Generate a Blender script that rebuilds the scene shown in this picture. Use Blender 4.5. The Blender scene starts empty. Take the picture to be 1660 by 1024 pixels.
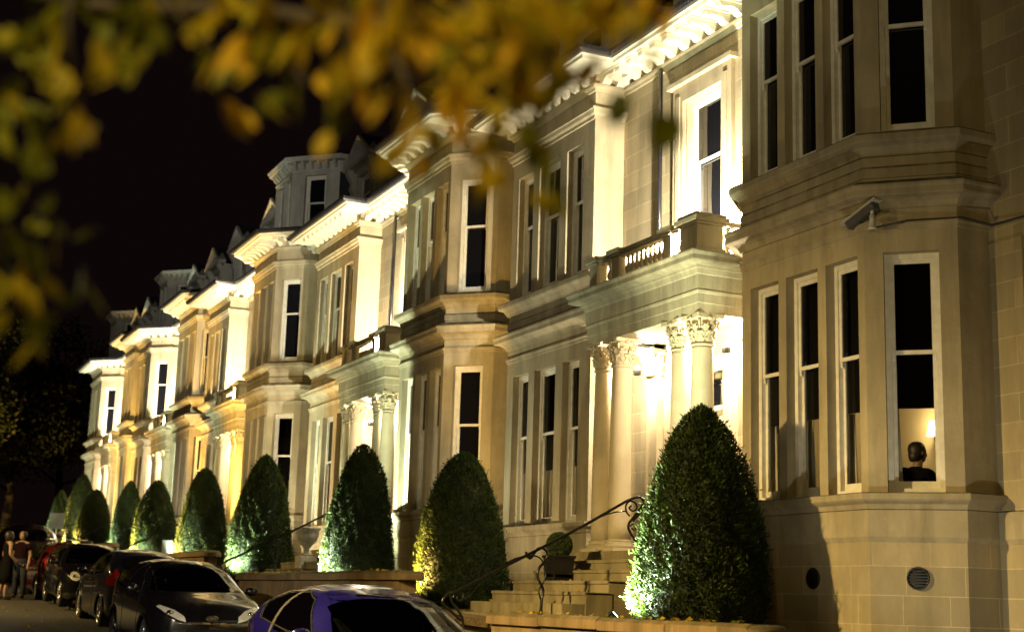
import bpy, bmesh, math, random
import numpy as np
from mathutils import Vector, Matrix
from mathutils.bvhtree import BVHTree
from mathutils.geometry import delaunay_2d_cdt
PI = math.pi
random.seed(7)
S = bpy.context.scene
COL = S.collection

# ------------------------------------------------------------------ camera
# origin = the lens; +Y runs along the terrace, +X towards the houses, +Z up
FPX = 2305.0
ey = Vector((-1115, -428, FPX)).normalized()
uz = Vector((360, 11480, FPX)); uz -= uz.dot(ey) * ey; ez = uz.normalized()
ex = ey.cross(ez)
if ex[0] < 0: ex = -ex
cam = bpy.data.cameras.new('Camera'); camo = bpy.data.objects.new('Camera', cam); COL.objects.link(camo)
right = Vector((ex[0], ey[0], ez[0])); up = Vector((ex[1], ey[1], ez[1])); fwd = Vector((ex[2], ey[2], ez[2]))
camo.matrix_world = Matrix(((right[0], up[0], -fwd[0], 0), (right[1], up[1], -fwd[1], 0), (right[2], up[2], -fwd[2], 0), (0, 0, 0, 1)))
cam.sensor_width = 36; cam.lens = 36 * FPX / 1660
cam.clip_start = 0.1; cam.clip_end = 2000
cam.dof.use_dof = True; cam.dof.focus_distance = 19.0; cam.dof.aperture_fstop = 1.5; cam.dof.aperture_blades = 7
S.camera = camo
def at(px, py, dist):
    """world point at a distance along the line of sight through a pixel of the 1660 px photograph"""
    v = right * (px - 830) + up * (512 - py) + fwd * FPX
    return v.normalized() * dist

# ------------------------------------------------------------------ sky, exposure, street light, added fill spots
W = bpy.data.worlds.new('World'); S.world = W; W.use_nodes = True
bg = W.node_tree.nodes['Background']; bg.inputs[0].default_value = (0.0036, 0.0017, 0.0019, 1); bg.inputs[1].default_value = 1.0
S.view_settings.view_transform = 'Standard'; S.view_settings.look = 'None'; S.view_settings.exposure = 0; S.view_settings.gamma = 1
S.cycles.max_bounces = 5; S.cycles.diffuse_bounces = 3; S.cycles.glossy_bounces = 3; S.cycles.transmission_bounces = 4; S.cycles.transparent_max_bounces = 8
S.cycles.sample_clamp_indirect = 4; S.cycles.caustics_reflective = False; S.cycles.caustics_refractive = False
def light(name, typ, loc, energy, color, radius=0.1, target=None, angle=120, blend=0.6):
    l = bpy.data.lights.new(name, typ); l.energy = energy; l.color = color
    l.shadow_soft_size = radius
    o = bpy.data.objects.new(name, l); COL.objects.link(o); o.location = loc
    if typ == 'SPOT': l.spot_size = math.radians(angle); l.spot_blend = blend
    if target is not None:
        d = Vector(target) - Vector(loc); o.rotation_euler = d.to_track_quat('-Z', 'Y').to_euler()
    return o
SODIUM = (1.0, 0.56, 0.16); WARM = (1.0, 0.80, 0.50); HALIDE = (0.80, 1.0, 0.66); WHITE = (1.0, 0.86, 0.62)
light('unseen_light', 'POINT', (-0.9, 1.0, 3.7), 760, (1.0, 0.72, 0.26), 0.12)  # unseen street lamp that lights the overhanging leaves
light('unseen_light', 'SPOT', (-8.0, 9.0, 5.0), 1700, (1.0, .86, .56), 0.15, (10.3, 19.0, 5.8), 54, .9)  # added fill spot for the near balcony and upper floors
light('unseen_light', 'SPOT', (1.5, -5.0, 4.4), 650, (1.0, .84, .56), 0.1, (5.3, 25, -1.2), 24, .8)  # added fill from behind the camera onto the parked cars
light('unseen_light', 'SPOT', (-5.0, 7.0, 3.4), 9000, (1.0, .86, .62), 0.08, (5.2, 21.6, -.6), 15, .6)  # added narrow spot to brighten the black hatchback's headlights
light('unseen_light', 'SPOT', (-8.0, 4.0, 3.5), 12000, (1.0, .95, .80), 0.15, (11.0, 48.0, 13.2), 22, .9)  # added spot from across the street to brighten the dormers
light('unseen_light', 'SPOT', (1.0, 72.0, 5.5), 13000, (1.0, 0.60, 0.18), 0.15, (4.5, 92, 4.5), 110, .8)  # unseen street lamp for the trees past the terrace end

# ------------------------------------------------------------------ materials
MATS = {}
def newmat(name):
    m = bpy.data.materials.new(name); m.use_nodes = True; MATS[name] = m
    return m, m.node_tree, m.node_tree.nodes['Principled BSDF']
def N(nt, typ, **kw):
    n = nt.nodes.new(typ)
    for k, v in kw.items(): setattr(n, k, v)
    return n
def ramp(nt, src, stops):
    r = N(nt, 'ShaderNodeValToRGB'); e = r.color_ramp.elements
    e[0].position, e[0].color = stops[0][0], (*stops[0][1], 1); e[1].position, e[1].color = stops[-1][0], (*stops[-1][1], 1)
    for p, c in stops[1:-1]:
        x = e.new(p); x.color = (*c, 1)
    nt.links.new(src, r.inputs[0]); return r.outputs[0]
def noise(nt, vec, scale, detail=4, rough=0.55):
    n = N(nt, 'ShaderNodeTexNoise'); n.inputs['Scale'].default_value = scale; n.inputs['Detail'].default_value = detail
    n.inputs['Roughness'].default_value = rough
    if vec is not None: nt.links.new(vec, n.inputs['Vector'])
    return n.outputs['Fac']
def mix(nt, fac, a, b, mode='MIX'):
    m = N(nt, 'ShaderNodeMix', data_type='RGBA', blend_type=mode)
    for i, v in ((0, fac), (6, a), (7, b)):
        if hasattr(v, 'is_linked'): nt.links.new(v, m.inputs[i])
        elif isinstance(v, (int, float)): m.inputs[i].default_value = v
        else: m.inputs[i].default_value = (*v, 1)
    return m.outputs[2]
def bump(nt, h, strength, dist, bs):
    b = N(nt, 'ShaderNodeBump'); b.inputs['Strength'].default_value = strength; b.inputs['Distance'].default_value = dist
    nt.links.new(h, b.inputs['Height']); nt.links.new(b.outputs[0], bs.inputs['Normal']); return b
def geo(nt):
    return N(nt, 'ShaderNodeNewGeometry')

def stone(name, base, ashlar=None, dirt=0.5, moss=0.6):
    m, nt, bs = newmat(name)
    g = geo(nt); P = g.outputs['Position']
    sp = N(nt, 'ShaderNodeSeparateXYZ'); nt.links.new(P, sp.inputs[0])
    al = N(nt, 'ShaderNodeMath', operation='SUBTRACT'); nt.links.new(sp.outputs[1], al.inputs[0]); nt.links.new(sp.outputs[0], al.inputs[1])
    big = noise(nt, P, 0.9, 5, 0.6)
    col = ramp(nt, big, [(0.3, tuple(c * 0.78 for c in base)), (0.55, base), (0.75, tuple(min(1, c * 1.12) for c in base))])
    hgt = None
    if ashlar:
        rh, bw, ph = ashlar
        cb = N(nt, 'ShaderNodeCombineXYZ'); nt.links.new(al.outputs[0], cb.inputs[0])
        zz = N(nt, 'ShaderNodeMath', operation='ADD'); nt.links.new(sp.outputs[2], zz.inputs[0]); zz.inputs[1].default_value = ph
        nt.links.new(zz.outputs[0], cb.inputs[1])
        br = N(nt, 'ShaderNodeTexBrick'); nt.links.new(cb.outputs[0], br.inputs['Vector'])
        br.inputs['Scale'].default_value = 1; br.inputs['Row Height'].default_value = rh; br.inputs['Brick Width'].default_value = bw
        br.inputs['Mortar Size'].default_value = 0.006; br.inputs['Mortar Smooth'].default_value = 0.3
        br.offset_frequency = 2; br.offset = 0.42
        br.squash = 0.8; br.squash_frequency = 3
        br.inputs['Color1'].default_value = (*[c * 0.66 for c in base], 1); br.inputs['Color2'].default_value = (min(1, base[0] * 1.06), base[1] * 1.02, base[2] * 0.96, 1)
        br.inputs['Mortar'].default_value = (min(1, base[0] * 1.4), min(1, base[1] * 1.35), min(1, base[2] * 1.3), 1)
        col = mix(nt, 0.78, col, br.outputs['Color'])
        hgt = br.outputs['Fac']
    # vertical rain streaks and soot
    mp = N(nt, 'ShaderNodeMapping'); mp.inputs['Scale'].default_value = (3.2, 3.2, 0.45); nt.links.new(P, mp.inputs[0])
    st = noise(nt, mp.outputs[0], 1.0, 6, 0.65)
    sf = ramp(nt, st, [(0.42, (0, 0, 0)), (0.72, (dirt, dirt, dirt))])
    col = mix(nt, sf, col, tuple(c * 0.38 for c in base))
    soot = ramp(nt, noise(nt, P, 0.55, 7, 0.68), [(0.5, (0, 0, 0)), (0.68, (.55, .55, .55))])
    col = mix(nt, soot, col, tuple(c * .45 for c in base))
    pale = ramp(nt, noise(nt, P, 2.6, 6, 0.7), [(0.62, (0, 0, 0)), (0.76, (0.35, 0.35, 0.35))])
    col = mix(nt, pale, col, (0.55, 0.50, 0.42))
    # moss and grime on upward faces
    sn = N(nt, 'ShaderNodeSeparateXYZ'); nt.links.new(g.outputs['True Normal'], sn.inputs[0])
    upf = ramp(nt, sn.outputs[2], [(0.15, (0, 0, 0)), (0.6, (1, 1, 1))])
    mz = ramp(nt, noise(nt, P, 5, 5, 0.6), [(0.4, (moss, moss, moss)), (0.65, (moss * 0.3,) * 3)])
    mf = mix(nt, 1.0, upf, mz, 'MULTIPLY')
    col = mix(nt, mf, col, (0.055, 0.06, 0.03))
    nt.links.new(col, bs.inputs['Base Color'])
    bs.inputs['Roughness'].default_value = 0.9; bs.inputs['Specular IOR Level'].default_value = 0.2
    fine = noise(nt, P, 26, 5, 0.65)
    hm = N(nt, 'ShaderNodeMath', operation='ADD'); nt.links.new(fine, hm.inputs[0]); nt.links.new(noise(nt, P, 7, 5, .6), hm.inputs[1])
    out = hm.outputs[0]
    if hgt:
        h2 = N(nt, 'ShaderNodeMath', operation='MULTIPLY_ADD'); nt.links.new(hgt, h2.inputs[0]); h2.inputs[1].default_value = -0.8; nt.links.new(out, h2.inputs[2]); out = h2.outputs[0]
    bump(nt, out, 0.35, 0.012, bs)
    return m
SAND = (0.44, 0.375, 0.24)
stone('ashlar', SAND, (0.305, 0.84, 0.115), 0.5)
stone('dressed', (0.45, 0.385, 0.255), None, 0.6)
stone('trim', (0.43, 0.37, 0.25), None, 0.8, 0.85)
stone('column_stone', (0.50, 0.42, 0.28), None, 0.2)
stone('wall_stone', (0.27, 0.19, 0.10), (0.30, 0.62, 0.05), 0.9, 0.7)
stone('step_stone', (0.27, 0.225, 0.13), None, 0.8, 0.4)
stone('painted_dormer', (0.58, 0.56, 0.50), None, 0.5, 0.3)

def plain(name, col, rough=0.5, metal=0, var=0.15, scale=6, bmp=0.0, coat=0.0, spec=0.5):
    m, nt, bs = newmat(name)
    if var > 0:
        P = geo(nt).outputs['Position']
        n = noise(nt, P, scale, 5)
        nt.links.new(ramp(nt, n, [(0.3, tuple(c * (1 - var) for c in col)), (0.7, tuple(min(1, c * (1 + var)) for c in col))]), bs.inputs['Base Color'])
        if bmp: bump(nt, n, bmp, 0.01, bs)
    else: bs.inputs['Base Color'].default_value = (*col, 1)
    bs.inputs['Roughness'].default_value = rough; bs.inputs['Metallic'].default_value = metal
    bs.inputs['Coat Weight'].default_value = coat; bs.inputs['Coat Roughness'].default_value = 0.04
    bs.inputs['Specular IOR Level'].default_value = spec
    return m
plain('white_wood', (0.72, 0.69, 0.60), 0.42, 0, 0.12, 9)
plain('dark_glass', (0.006, 0.006, 0.008), 0.03, 0, 0, spec=0.7)
plain('blind', (0.006, 0.005, 0.004), 0.9, 0, 0.2, spec=.1)
plain('curtain', (0.62, 0.56, 0.42), 0.9, 0, 0.1)
plain('slate', (0.022, 0.022, 0.026), 0.6, 0, 0.5, 5, 0.5)
plain('lead', (0.05, 0.052, 0.058), 0.35, 0.5, 0.3)
plain('gutter_iron', (0.02, 0.02, 0.024), 0.22, 0.1, 0.2)
plain('wrought_iron', (0.012, 0.011, 0.011), 0.3, 0.3, 0.3)
plain('soffit_paint', (0.66, 0.61, 0.48), 0.6, 0, 0.1, 8)
plain('door_paint', (0.60, 0.52, 0.36), 0.4, 0, 0.1)
plain('tyre', (0.012, 0.012, 0.012), 0.85, 0, 0.2)
plain('alloy', (0.55, 0.55, 0.55), 0.25, 0.9, 0.1)
plain('chrome', (0.8, 0.8, 0.8), 0.08, 1, 0)
plain('car_black', (0.0035, 0.0035, 0.005), 0.22, 0.0, 0, coat=1.0)
plain('car_navy', (0.012, 0.014, 0.028), 0.3, 0.2, 0, coat=1.0)
plain('car_purple', (0.006, 0.0045, 0.085), 0.25, 0.0, 0, coat=1.0)
plain('car_red', (0.09, 0.008, 0.010), 0.3, 0.1, 0, coat=1.0)
plain('car_brown', (0.02, 0.010, 0.009), 0.35, 0.1, 0, coat=0.8)
plain('car_trim', (0.006, 0.006, 0.006), 0.8, 0, 0, spec=0.2)
plain('lamp_red', (0.35, 0.015, 0.01), 0.12, 0, 0, coat=1.0)
plain('lamp_clear', (0.80, 0.76, 0.68), 0.3, 0.3, 0.3, 60, 0.4, coat=1.0)
plain('lamp_amber', (0.7, 0.25, 0.03), 0.15, 0, 0, coat=1.0)
plain('car_seat', (0.02, 0.02, 0.022), 0.8, 0, 0.2)
plain('paper', (0.6, 0.58, 0.5), 0.8, 0, 0.1, 40)
plain('planter_black', (0.006, 0.005, 0.005), 0.5, 0, 0.3)
plain('planter_stone', (0.45, 0.43, 0.36), 0.8, 0, 0.4, 12, 0.5)
plain('sign_white', (0.45, 0.50, 0.47), 0.4, 0, 0.05)
plain('sign_grey', (0.16, 0.17, 0.16), 0.6, 0, 0.1)
plain('cctv_grey', (0.10, 0.10, 0.11), 0.35, 0.2, 0.2)
plain('cctv_white', (0.6, 0.6, 0.58), 0.4, 0, 0.1)
plain('cable', (0.03, 0.028, 0.025), 0.6, 0, 0)
plain('skin', (0.33, 0.19, 0.12), 0.5, 0, 0.06)
plain('hair', (0.018, 0.011, 0.008), 0.5, 0, 0.2)
plain('cloth_black', (0.004, 0.004, 0.005), 0.95, 0, 0.2, spec=.1)
plain('cloth_denim', (0.010, 0.014, 0.024), 0.85, 0, 0.3, 30)
plain('cloth_red', (0.012, 0.003, 0.004), 0.9, 0, 0.2, spec=.1)
plain('shoe', (0.01, 0.008, 0.008), 0.4, 0, 0)
plain('room_wall', (0.46, 0.37, 0.20), 0.85, 0, 0.06, 3)
plain('room_floor', (0.12, 0.06, 0.03), 0.5, 0, 0.3)
plain('table_cloth', (0.6, 0.56, 0.48), 0.8, 0, 0.05)
plain('terracotta', (0.24, 0.11, 0.06), 0.8, 0, 0.3)
plain('chimney_stone', (0.16, 0.13, 0.09), 0.9, 0, 0.4, 3, 0.4)
plain('vent_black', (0.006, 0.006, 0.007), 0.5, 0.1, 0.2)

nt_ = MATS['dark_glass'].node_tree; bump(nt_, noise(nt_, geo(nt_).outputs['Position'], 1.7, 2), .25, .02, nt_.nodes['Principled BSDF'])
m, nt, bs = newmat('clear_glass')
out = nt.nodes['Material Output']; tr = N(nt, 'ShaderNodeBsdfTransparent'); gl = N(nt, 'ShaderNodeBsdfGlossy'); gl.inputs['Roughness'].default_value = 0.02
fr = N(nt, 'ShaderNodeFresnel'); fr.inputs[0].default_value = 1.5; mx = N(nt, 'ShaderNodeMixShader'); tr.inputs[0].default_value = (0.86, 0.88, 0.86, 1)
nt.links.new(fr.outputs[0], mx.inputs[0]); nt.links.new(tr.outputs[0], mx.inputs[1]); nt.links.new(gl.outputs[0], mx.inputs[2]); nt.links.new(mx.outputs[0], out.inputs[0])
nt.nodes.remove(bs)
m, nt, bs = newmat('car_glass')
out = nt.nodes['Material Output']; tr = N(nt, 'ShaderNodeBsdfTransparent'); gl = N(nt, 'ShaderNodeBsdfGlossy'); gl.inputs['Roughness'].default_value = 0.02
fr = N(nt, 'ShaderNodeFresnel'); fr.inputs[0].default_value = 1.55; mx = N(nt, 'ShaderNodeMixShader'); tr.inputs[0].default_value = (0.42, 0.45, 0.43, 1)
nt.links.new(fr.outputs[0], mx.inputs[0]); nt.links.new(tr.outputs[0], mx.inputs[1]); nt.links.new(gl.outputs[0], mx.inputs[2]); nt.links.new(mx.outputs[0], out.inputs[0])
nt.nodes.remove(bs)
def emit(name, col, strength):
    m, nt, bs = newmat(name); bs.inputs['Base Color'].default_value = (0.5, 0.5, 0.5, 1)
    bs.inputs['Emission Color'].default_value = (*col, 1); bs.inputs['Emission Strength'].default_value = strength; return m
emit('lens_warm', (1.0, 0.85, 0.55), 25); emit('lens_green', (0.85, 1.0, 0.75), 25)
emit('shade_cream', (1.0, 0.72, 0.36), 5.0); emit('shade_red', (1.0, 0.20, 0.12), 1.3); emit('flame', (1.0, 0.6, 0.25), 12)

def leafmat(name, stops, trans=0.25, scale=3.0, rough=0.55, spec=0.15):
    m, nt, bs = newmat(name)
    g = geo(nt)
    r = N(nt, 'ShaderNodeAttribute', attribute_name='tint')
    n = noise(nt, g.outputs['Position'], scale, 3)
    ad = N(nt, 'ShaderNodeMath', operation='MULTIPLY_ADD'); nt.links.new(r.outputs['Fac'], ad.inputs[0]); ad.inputs[1].default_value = 0.7
    sc = N(nt, 'ShaderNodeMath', operation='MULTIPLY'); nt.links.new(n, sc.inputs[0]); sc.inputs[1].default_value = 0.3; nt.links.new(sc.outputs[0], ad.inputs[2])
    col = ramp(nt, ad.outputs[0], stops)
    nt.links.new(col, bs.inputs['Base Color']); bs.inputs['Roughness'].default_value = rough; bs.inputs['Specular IOR Level'].default_value = spec
    t = N(nt, 'ShaderNodeBsdfTranslucent'); nt.links.new(col, t.inputs[0]); mx = N(nt, 'ShaderNodeMixShader'); mx.inputs[0].default_value = trans
    nt.links.new(bs.outputs[0], mx.inputs[1]); nt.links.new(t.outputs[0], mx.inputs[2]); nt.links.new(mx.outputs[0], nt.nodes['Material Output'].inputs[0])
    return m
leafmat('yew_leaf', [(0.05, (0.005, 0.008, 0.002)), (0.5, (0.024, 0.041, 0.006)), (0.95, (0.056, 0.078, 0.013))], 0.15)
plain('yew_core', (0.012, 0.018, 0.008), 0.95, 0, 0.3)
leafmat('box_leaf', [(0.05, (0.03, 0.05, 0.015)), (0.95, (0.10, 0.14, 0.04))], 0.2)
leafmat('autumn_leaf', [(0.1, (0.05, 0.07, 0.006)), (0.4, (0.20, 0.21, 0.012)), (0.68, (0.60, 0.42, 0.02)), (1.0, (0.62, 0.28, 0.02))], 0.45, 1.2)
leafmat('far_leaf', [(0.05, (0.02, 0.03, 0.01)), (0.6, (0.06, 0.07, 0.02)), (0.95, (0.14, 0.12, 0.03))], 0.3, 0.5)
plain('bark', (0.05, 0.04, 0.03), 0.9, 0, 0.4, 12, 0.6)
m, nt, bs = newmat('asphalt')
P = geo(nt).outputs['Position']
c = ramp(nt, noise(nt, P, 0.35, 6, 0.7), [(0.3, (0.035, 0.03, 0.027)), (0.7, (0.075, 0.066, 0.055))])
c = mix(nt, 0.5, c, ramp(nt, noise(nt, P, 60, 3, 0.7), [(0.3, (0.02, 0.02, 0.02)), (0.7, (0.10, 0.09, 0.08))]))
nt.links.new(c, bs.inputs['Base Color']); bs.inputs['Roughness'].default_value = 0.75; bump(nt, noise(nt, P, 70, 4), 0.6, 0.01, bs)
m, nt, bs = newmat('paving')
P = geo(nt).outputs['Position']
br = N(nt, 'ShaderNodeTexBrick'); nt.links.new(P, br.inputs['Vector']); br.inputs['Scale'].default_value = 1; br.inputs['Row Height'].default_value = 0.6; br.inputs['Brick Width'].default_value = 0.6
br.inputs['Mortar Size'].default_value = 0.008
br.inputs['Color1'].default_value = (0.12, 0.10, 0.08, 1); br.inputs['Color2'].default_value = (0.16, 0.14, 0.11, 1); br.inputs['Mortar'].default_value = (0.05, 0.04, 0.03, 1)
nt.links.new(br.outputs[0], bs.inputs['Base Color']); bs.inputs['Roughness'].default_value = 0.85
m, nt, bs = newmat('mulch')
P = geo(nt).outputs['Position']
nt.links.new(ramp(nt, noise(nt, P, 30, 6, 0.8), [(0.35, (0.03, 0.02, 0.012)), (0.5, (0.12, 0.08, 0.03)), (0.7, (0.30, 0.20, 0.07))]), bs.inputs['Base Color']); bs.inputs['Roughness'].default_value = 0.95
bump(nt, noise(nt, P, 30, 6, 0.8), 1.0, 0.04, bs)

# ------------------------------------------------------------------ helpers
ORG = {}
class MB:
    def __init__(s): s.v = []; s.f = []; s.sm = []
    def add(s, vs, fs, smooth=False):
        b = len(s.v); s.v += [tuple(p) for p in vs]; s.f += [tuple(i + b for i in f) for f in fs]; s.sm += [smooth] * len(fs)
    def box(s, x0, x1, y0, y1, z0, z1):
        s.add([(x0, y0, z0), (x1, y0, z0), (x1, y1, z0), (x0, y1, z0), (x0, y0, z1), (x1, y0, z1), (x1, y1, z1), (x0, y1, z1)],
              [(0, 3, 2, 1), (4, 5, 6, 7), (0, 1, 5, 4), (1, 2, 6, 5), (2, 3, 7, 6), (3, 0, 4, 7)])
    def fbox(s, F, s0, s1, z0, z1, o0, o1):
        p = F.P
        s.add([p(s0, z0, o0), p(s1, z0, o0), p(s1, z0, o1), p(s0, z0, o1), p(s0, z1, o0), p(s1, z1, o0), p(s1, z1, o1), p(s0, z1, o1)],
              [(0, 3, 2, 1), (4, 5, 6, 7), (0, 1, 5, 4), (1, 2, 6, 5), (2, 3, 7, 6), (3, 0, 4, 7)])
    def tube(s, pts, r, n=8, cap=True, smooth=True):
        pts = [Vector(p) for p in pts]; rs = r if isinstance(r, (list, tuple)) else [r] * len(pts)
        vs = []; ref = None
        for i, p in enumerate(pts):
            t = (pts[min(i + 1, len(pts) - 1)] - pts[max(i - 1, 0)])
            t = t.normalized() if t.length > 1e-9 else Vector((0, 0, 1))
            if ref is None: ref = t.orthogonal().normalized()
            ref = (ref - t * ref.dot(t)); ref = ref.normalized() if ref.length > 1e-6 else t.orthogonal().normalized()
            b = t.cross(ref)
            for k in range(n):
                a = 2 * PI * k / n; vs.append(p + (ref * math.cos(a) + b * math.sin(a)) * rs[i])
        fs = [(i * n + k, i * n + (k + 1) % n, (i + 1) * n + (k + 1) % n, (i + 1) * n + k) for i in range(len(pts) - 1) for k in range(n)]
        if cap: fs += [tuple(range(n - 1, -1, -1)), tuple((len(pts) - 1) * n + k for k in range(n))]
        s.add(vs, fs, smooth)
    def lathe(s, c, prof, n=16, smooth=True, sx=1, sy=1):
        vs = [(c[0] + r * math.cos(2 * PI * k / n) * sx, c[1] + r * math.sin(2 * PI * k / n) * sy, c[2] + z) for r, z in prof for k in range(n)]
        fs = [(i * n + k, i * n + (k + 1) % n, (i + 1) * n + (k + 1) % n, (i + 1) * n + k) for i in range(len(prof) - 1) for k in range(n)]
        fs += [tuple(range(n - 1, -1, -1)), tuple((len(prof) - 1) * n + k for k in range(n))]
        s.add(vs, fs, smooth)
    def sweep(s, path, prof, caps=True):
        """sweep (out, z) profile along a plan path; out is to the left of travel"""
        path = [Vector(p[:2]) for p in path]; offs = []
        for i, p in enumerate(path):
            d0 = (p - path[i - 1]).normalized() if i > 0 else None
            d1 = (path[i + 1] - p).normalized() if i < len(path) - 1 else None
            n0 = Vector((-d0.y, d0.x)) if d0 else None; n1 = Vector((-d1.y, d1.x)) if d1 else None
            if n0 is None: m = n1
            elif n1 is None: m = n0
            else:
                m = (n0 + n1); m = m / max(0.25, (1 + n0.dot(n1)))
            offs.append(m)
        k = len(prof)
        vs = [(p.x + m.x * o, p.y + m.y * o, z) for p, m in zip(path, offs) for o, z in prof]
        fs = [(i * k + j, i * k + j + 1, (i + 1) * k + j + 1, (i + 1) * k + j) for i in range(len(path) - 1) for j in range(k - 1)]
        fs = [f[::-1] for f in fs]
        if caps: fs += [tuple(range(k)), tuple((len(path) - 1) * k + j for j in range(k - 1, -1, -1))]
        s.add(vs, fs)
    def prism(s, poly, f0, f1):
        """poly list of 2-D points; f0, f1 map them to 3-D"""
        n = len(poly); vs = [f0(*p) for p in poly] + [f1(*p) for p in poly]
        s.add(vs, [tuple(range(n - 1, -1, -1)), tuple(range(n, 2 * n))] + [(i, (i + 1) % n, n + (i + 1) % n, n + i) for i in range(n)])
    def build(s, name, mat, parent=None, local=False, bevel=0):
        me = bpy.data.meshes.new(name); v = s.v
        if not local and parent is not None:
            o = ORG[parent.name]; v = [(p[0] - o[0], p[1] - o[1], p[2] - o[2]) for p in v]
        me.from_pydata(v, [], s.f); me.polygons.foreach_set('use_smooth', s.sm); me.update()
        me.materials.append(MATS[mat]) 
        ob = bpy.data.objects.new(name, me); COL.objects.link(ob)
        if parent is not None: ob.parent = parent; ORG[ob.name] = ORG[parent.name]
        else: ORG[ob.name] = (0, 0, 0)
        if bevel:
            b = ob.modifiers.new('bevel', 'BEVEL'); b.width = bevel; b.segments = 2; b.limit_method = 'ANGLE'
        return ob
def tag(o, label, cat, group=None):
    o['label'] = label; o['category'] = cat
    if group: o['group'] = group
    return o
def root(name, loc, label, cat, group=None, rz=0):
    o = bpy.data.objects.new(name, None); COL.objects.link(o); o.location = loc; o.rotation_euler = (0, 0, rz)
    o.empty_display_size = 0.2; ORG[o.name] = tuple(loc); return tag(o, label, cat, group)
def struct(o, kind='structure'): o['kind'] = kind; return o
class Fr:
    def __init__(s, p0, p1):
        s.p0 = Vector(p0[:2]); d = Vector(p1[:2]) - s.p0; s.L = d.length; s.d = d / s.L; s.n = Vector((-s.d.y, s.d.x))
    def P(s, a, z, o): q = s.p0 + s.d * a + s.n * o; return (q.x, q.y, z)
def wallseg(mb, F, z0, z1, ops, depth=0.26):
    ss = sorted({0, F.L} | {a for o in ops for a in o[:2]}); zs = sorted({z0, z1} | {a for o in ops for a in o[2:4]})
    for i in range(len(ss) - 1):
        for j in range(len(zs) - 1):
            cs, cz = (ss[i] + ss[i + 1]) / 2, (zs[j] + zs[j + 1]) / 2
            if any(o[0] < cs < o[1] and o[2] < cz < o[3] for o in ops): continue
            mb.add([F.P(ss[i], zs[j], 0), F.P(ss[i + 1], zs[j], 0), F.P(ss[i + 1], zs[j + 1], 0), F.P(ss[i], zs[j + 1], 0)], [(0, 3, 2, 1)])
    for a, b, c, d in [o[:4] for o in ops]:
        for q in (((a, c), (a, d)), ((a, d), (b, d)), ((b, d), (b, c)), ((b, c), (a, c))):
            (s0, y0), (s1, y1) = q
            mb.add([F.P(s0, y0, 0), F.P(s1, y1, 0), F.P(s1, y1, -depth), F.P(s0, y0, -depth)], [(0, 1, 2, 3)])
def sash(parent, F, op, kind='dark', rail=0.575):
    a, b, z0, z1 = op[:4]; f = MB()
    fw = 0.06
    for (s0, s1, y0, y1) in ((a, a + fw, z0, z1), (b - fw, b, z0, z1), (a + fw, b - fw, z1 - fw, z1), (a + fw, b - fw, z0, z0 + 0.05)):
        f.fbox(F, s0, s1, y0, y1, -0.24, -0.12)
    zm = z0 + (z1 - z0) * rail; sw = 0.042; A, B = a + fw, b - fw
    for (y0, y1, o0, o1) in ((zm, z1 - fw, -0.17, -0.14), (z0 + 0.05, zm + 0.03, -0.215, -0.18)):
        f.fbox(F, A, A + sw, y0, y1, o0, o1); f.fbox(F, B - sw, B, y0, y1, o0, o1)
    f.fbox(F, A + sw, B - sw, z1 - fw - 0.05, z1 - fw, -0.17, -0.14)
    f.fbox(F, A + sw, B - sw, zm - 0.005, zm + 0.04, -0.172, -0.138)
    f.fbox(F, A + sw, B - sw, z0 + 0.05, z0 + 0.13, -0.215, -0.18)
    for q in (A + 0.004, B - sw + 0.004):   # horns under the meeting rail
        f.prism([(-0.165, zm), (-0.142, zm), (-0.146, zm - 0.05), (-0.16, zm - 0.075)], lambda o, z: F.P(q, z, o), lambda o, z: F.P(q + sw - 0.008, z, o))
    w = f.build('window', 'white_wood', parent)
    g = MB()
    for (y0, y1, o) in ((zm + 0.02, z1 - fw - 0.04, -0.155), (z0 + 0.10, zm + 0.01, -0.198)):
        g.add([F.P(A + sw * 0.8, y0, o), F.P(B - sw * 0.8, y0, o), F.P(B - sw * 0.8, y1, o), F.P(A + sw * 0.8, y1, o)], [(0, 3, 2, 1)])
    g.build('pane', 'clear_glass' if kind == 'clear' else 'dark_glass', w)
    if kind == 'clear':
        bl = MB(); bl.fbox(F, a + 0.01, b - 0.01, BLINDZ[0], z1, -0.275, -0.262); bl.build('blind', 'blind', w)
        fr_ = MB()    # dressing of gathered curtain at the far jamb
        n = 10
        for k in range(n):
            t = k / n * 0.13
            fr_.tube([F.P(b - 0.015 - t, z0, -0.30), F.P(b - 0.015 - t * 0.7, BLINDZ[0], -0.30)], 0.011, 5)
        fr_.build('curtain', 'curtain', w)
    return w
BLINDZ = [2.2]

# ------------------------------------------------------------------ ground
def road_z(y): y = max(-30, min(110, y)); return -1.75 + 0.030 * y + 0.00018 * y * abs(y)
def garden_z(y): return -0.72 + 0.03 * y + (0.00035 * max(0, y - 35) ** 2)
def sheet(name, x0, x1, ys, zf, mat, nx=1, skirt=0.0):
    mb = MB(); vs = []; 
    for y in ys:
        for i in range(nx + 1): vs.append((x0 + (x1 - x0) * i / nx, y, zf(y)))
    k = nx + 1
    mb.add(vs, [(j * k + i, j * k + i + 1, (j + 1) * k + i + 1, (j + 1) * k + i) for j in range(len(ys) - 1) for i in range(nx)])
    if skirt:
        for x in (x0, x1):
            for j in range(len(ys) - 1):
                mb.add([(x, ys[j], zf(ys[j])), (x, ys[j + 1], zf(ys[j + 1])), (x, ys[j + 1], zf(ys[j + 1]) - skirt), (x, ys[j], zf(ys[j]) - skirt)], [(0, 1, 2, 3)])
    return struct(mb.build(name, mat))
YS = [-30 + 5 * i for i in range(29)]
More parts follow.
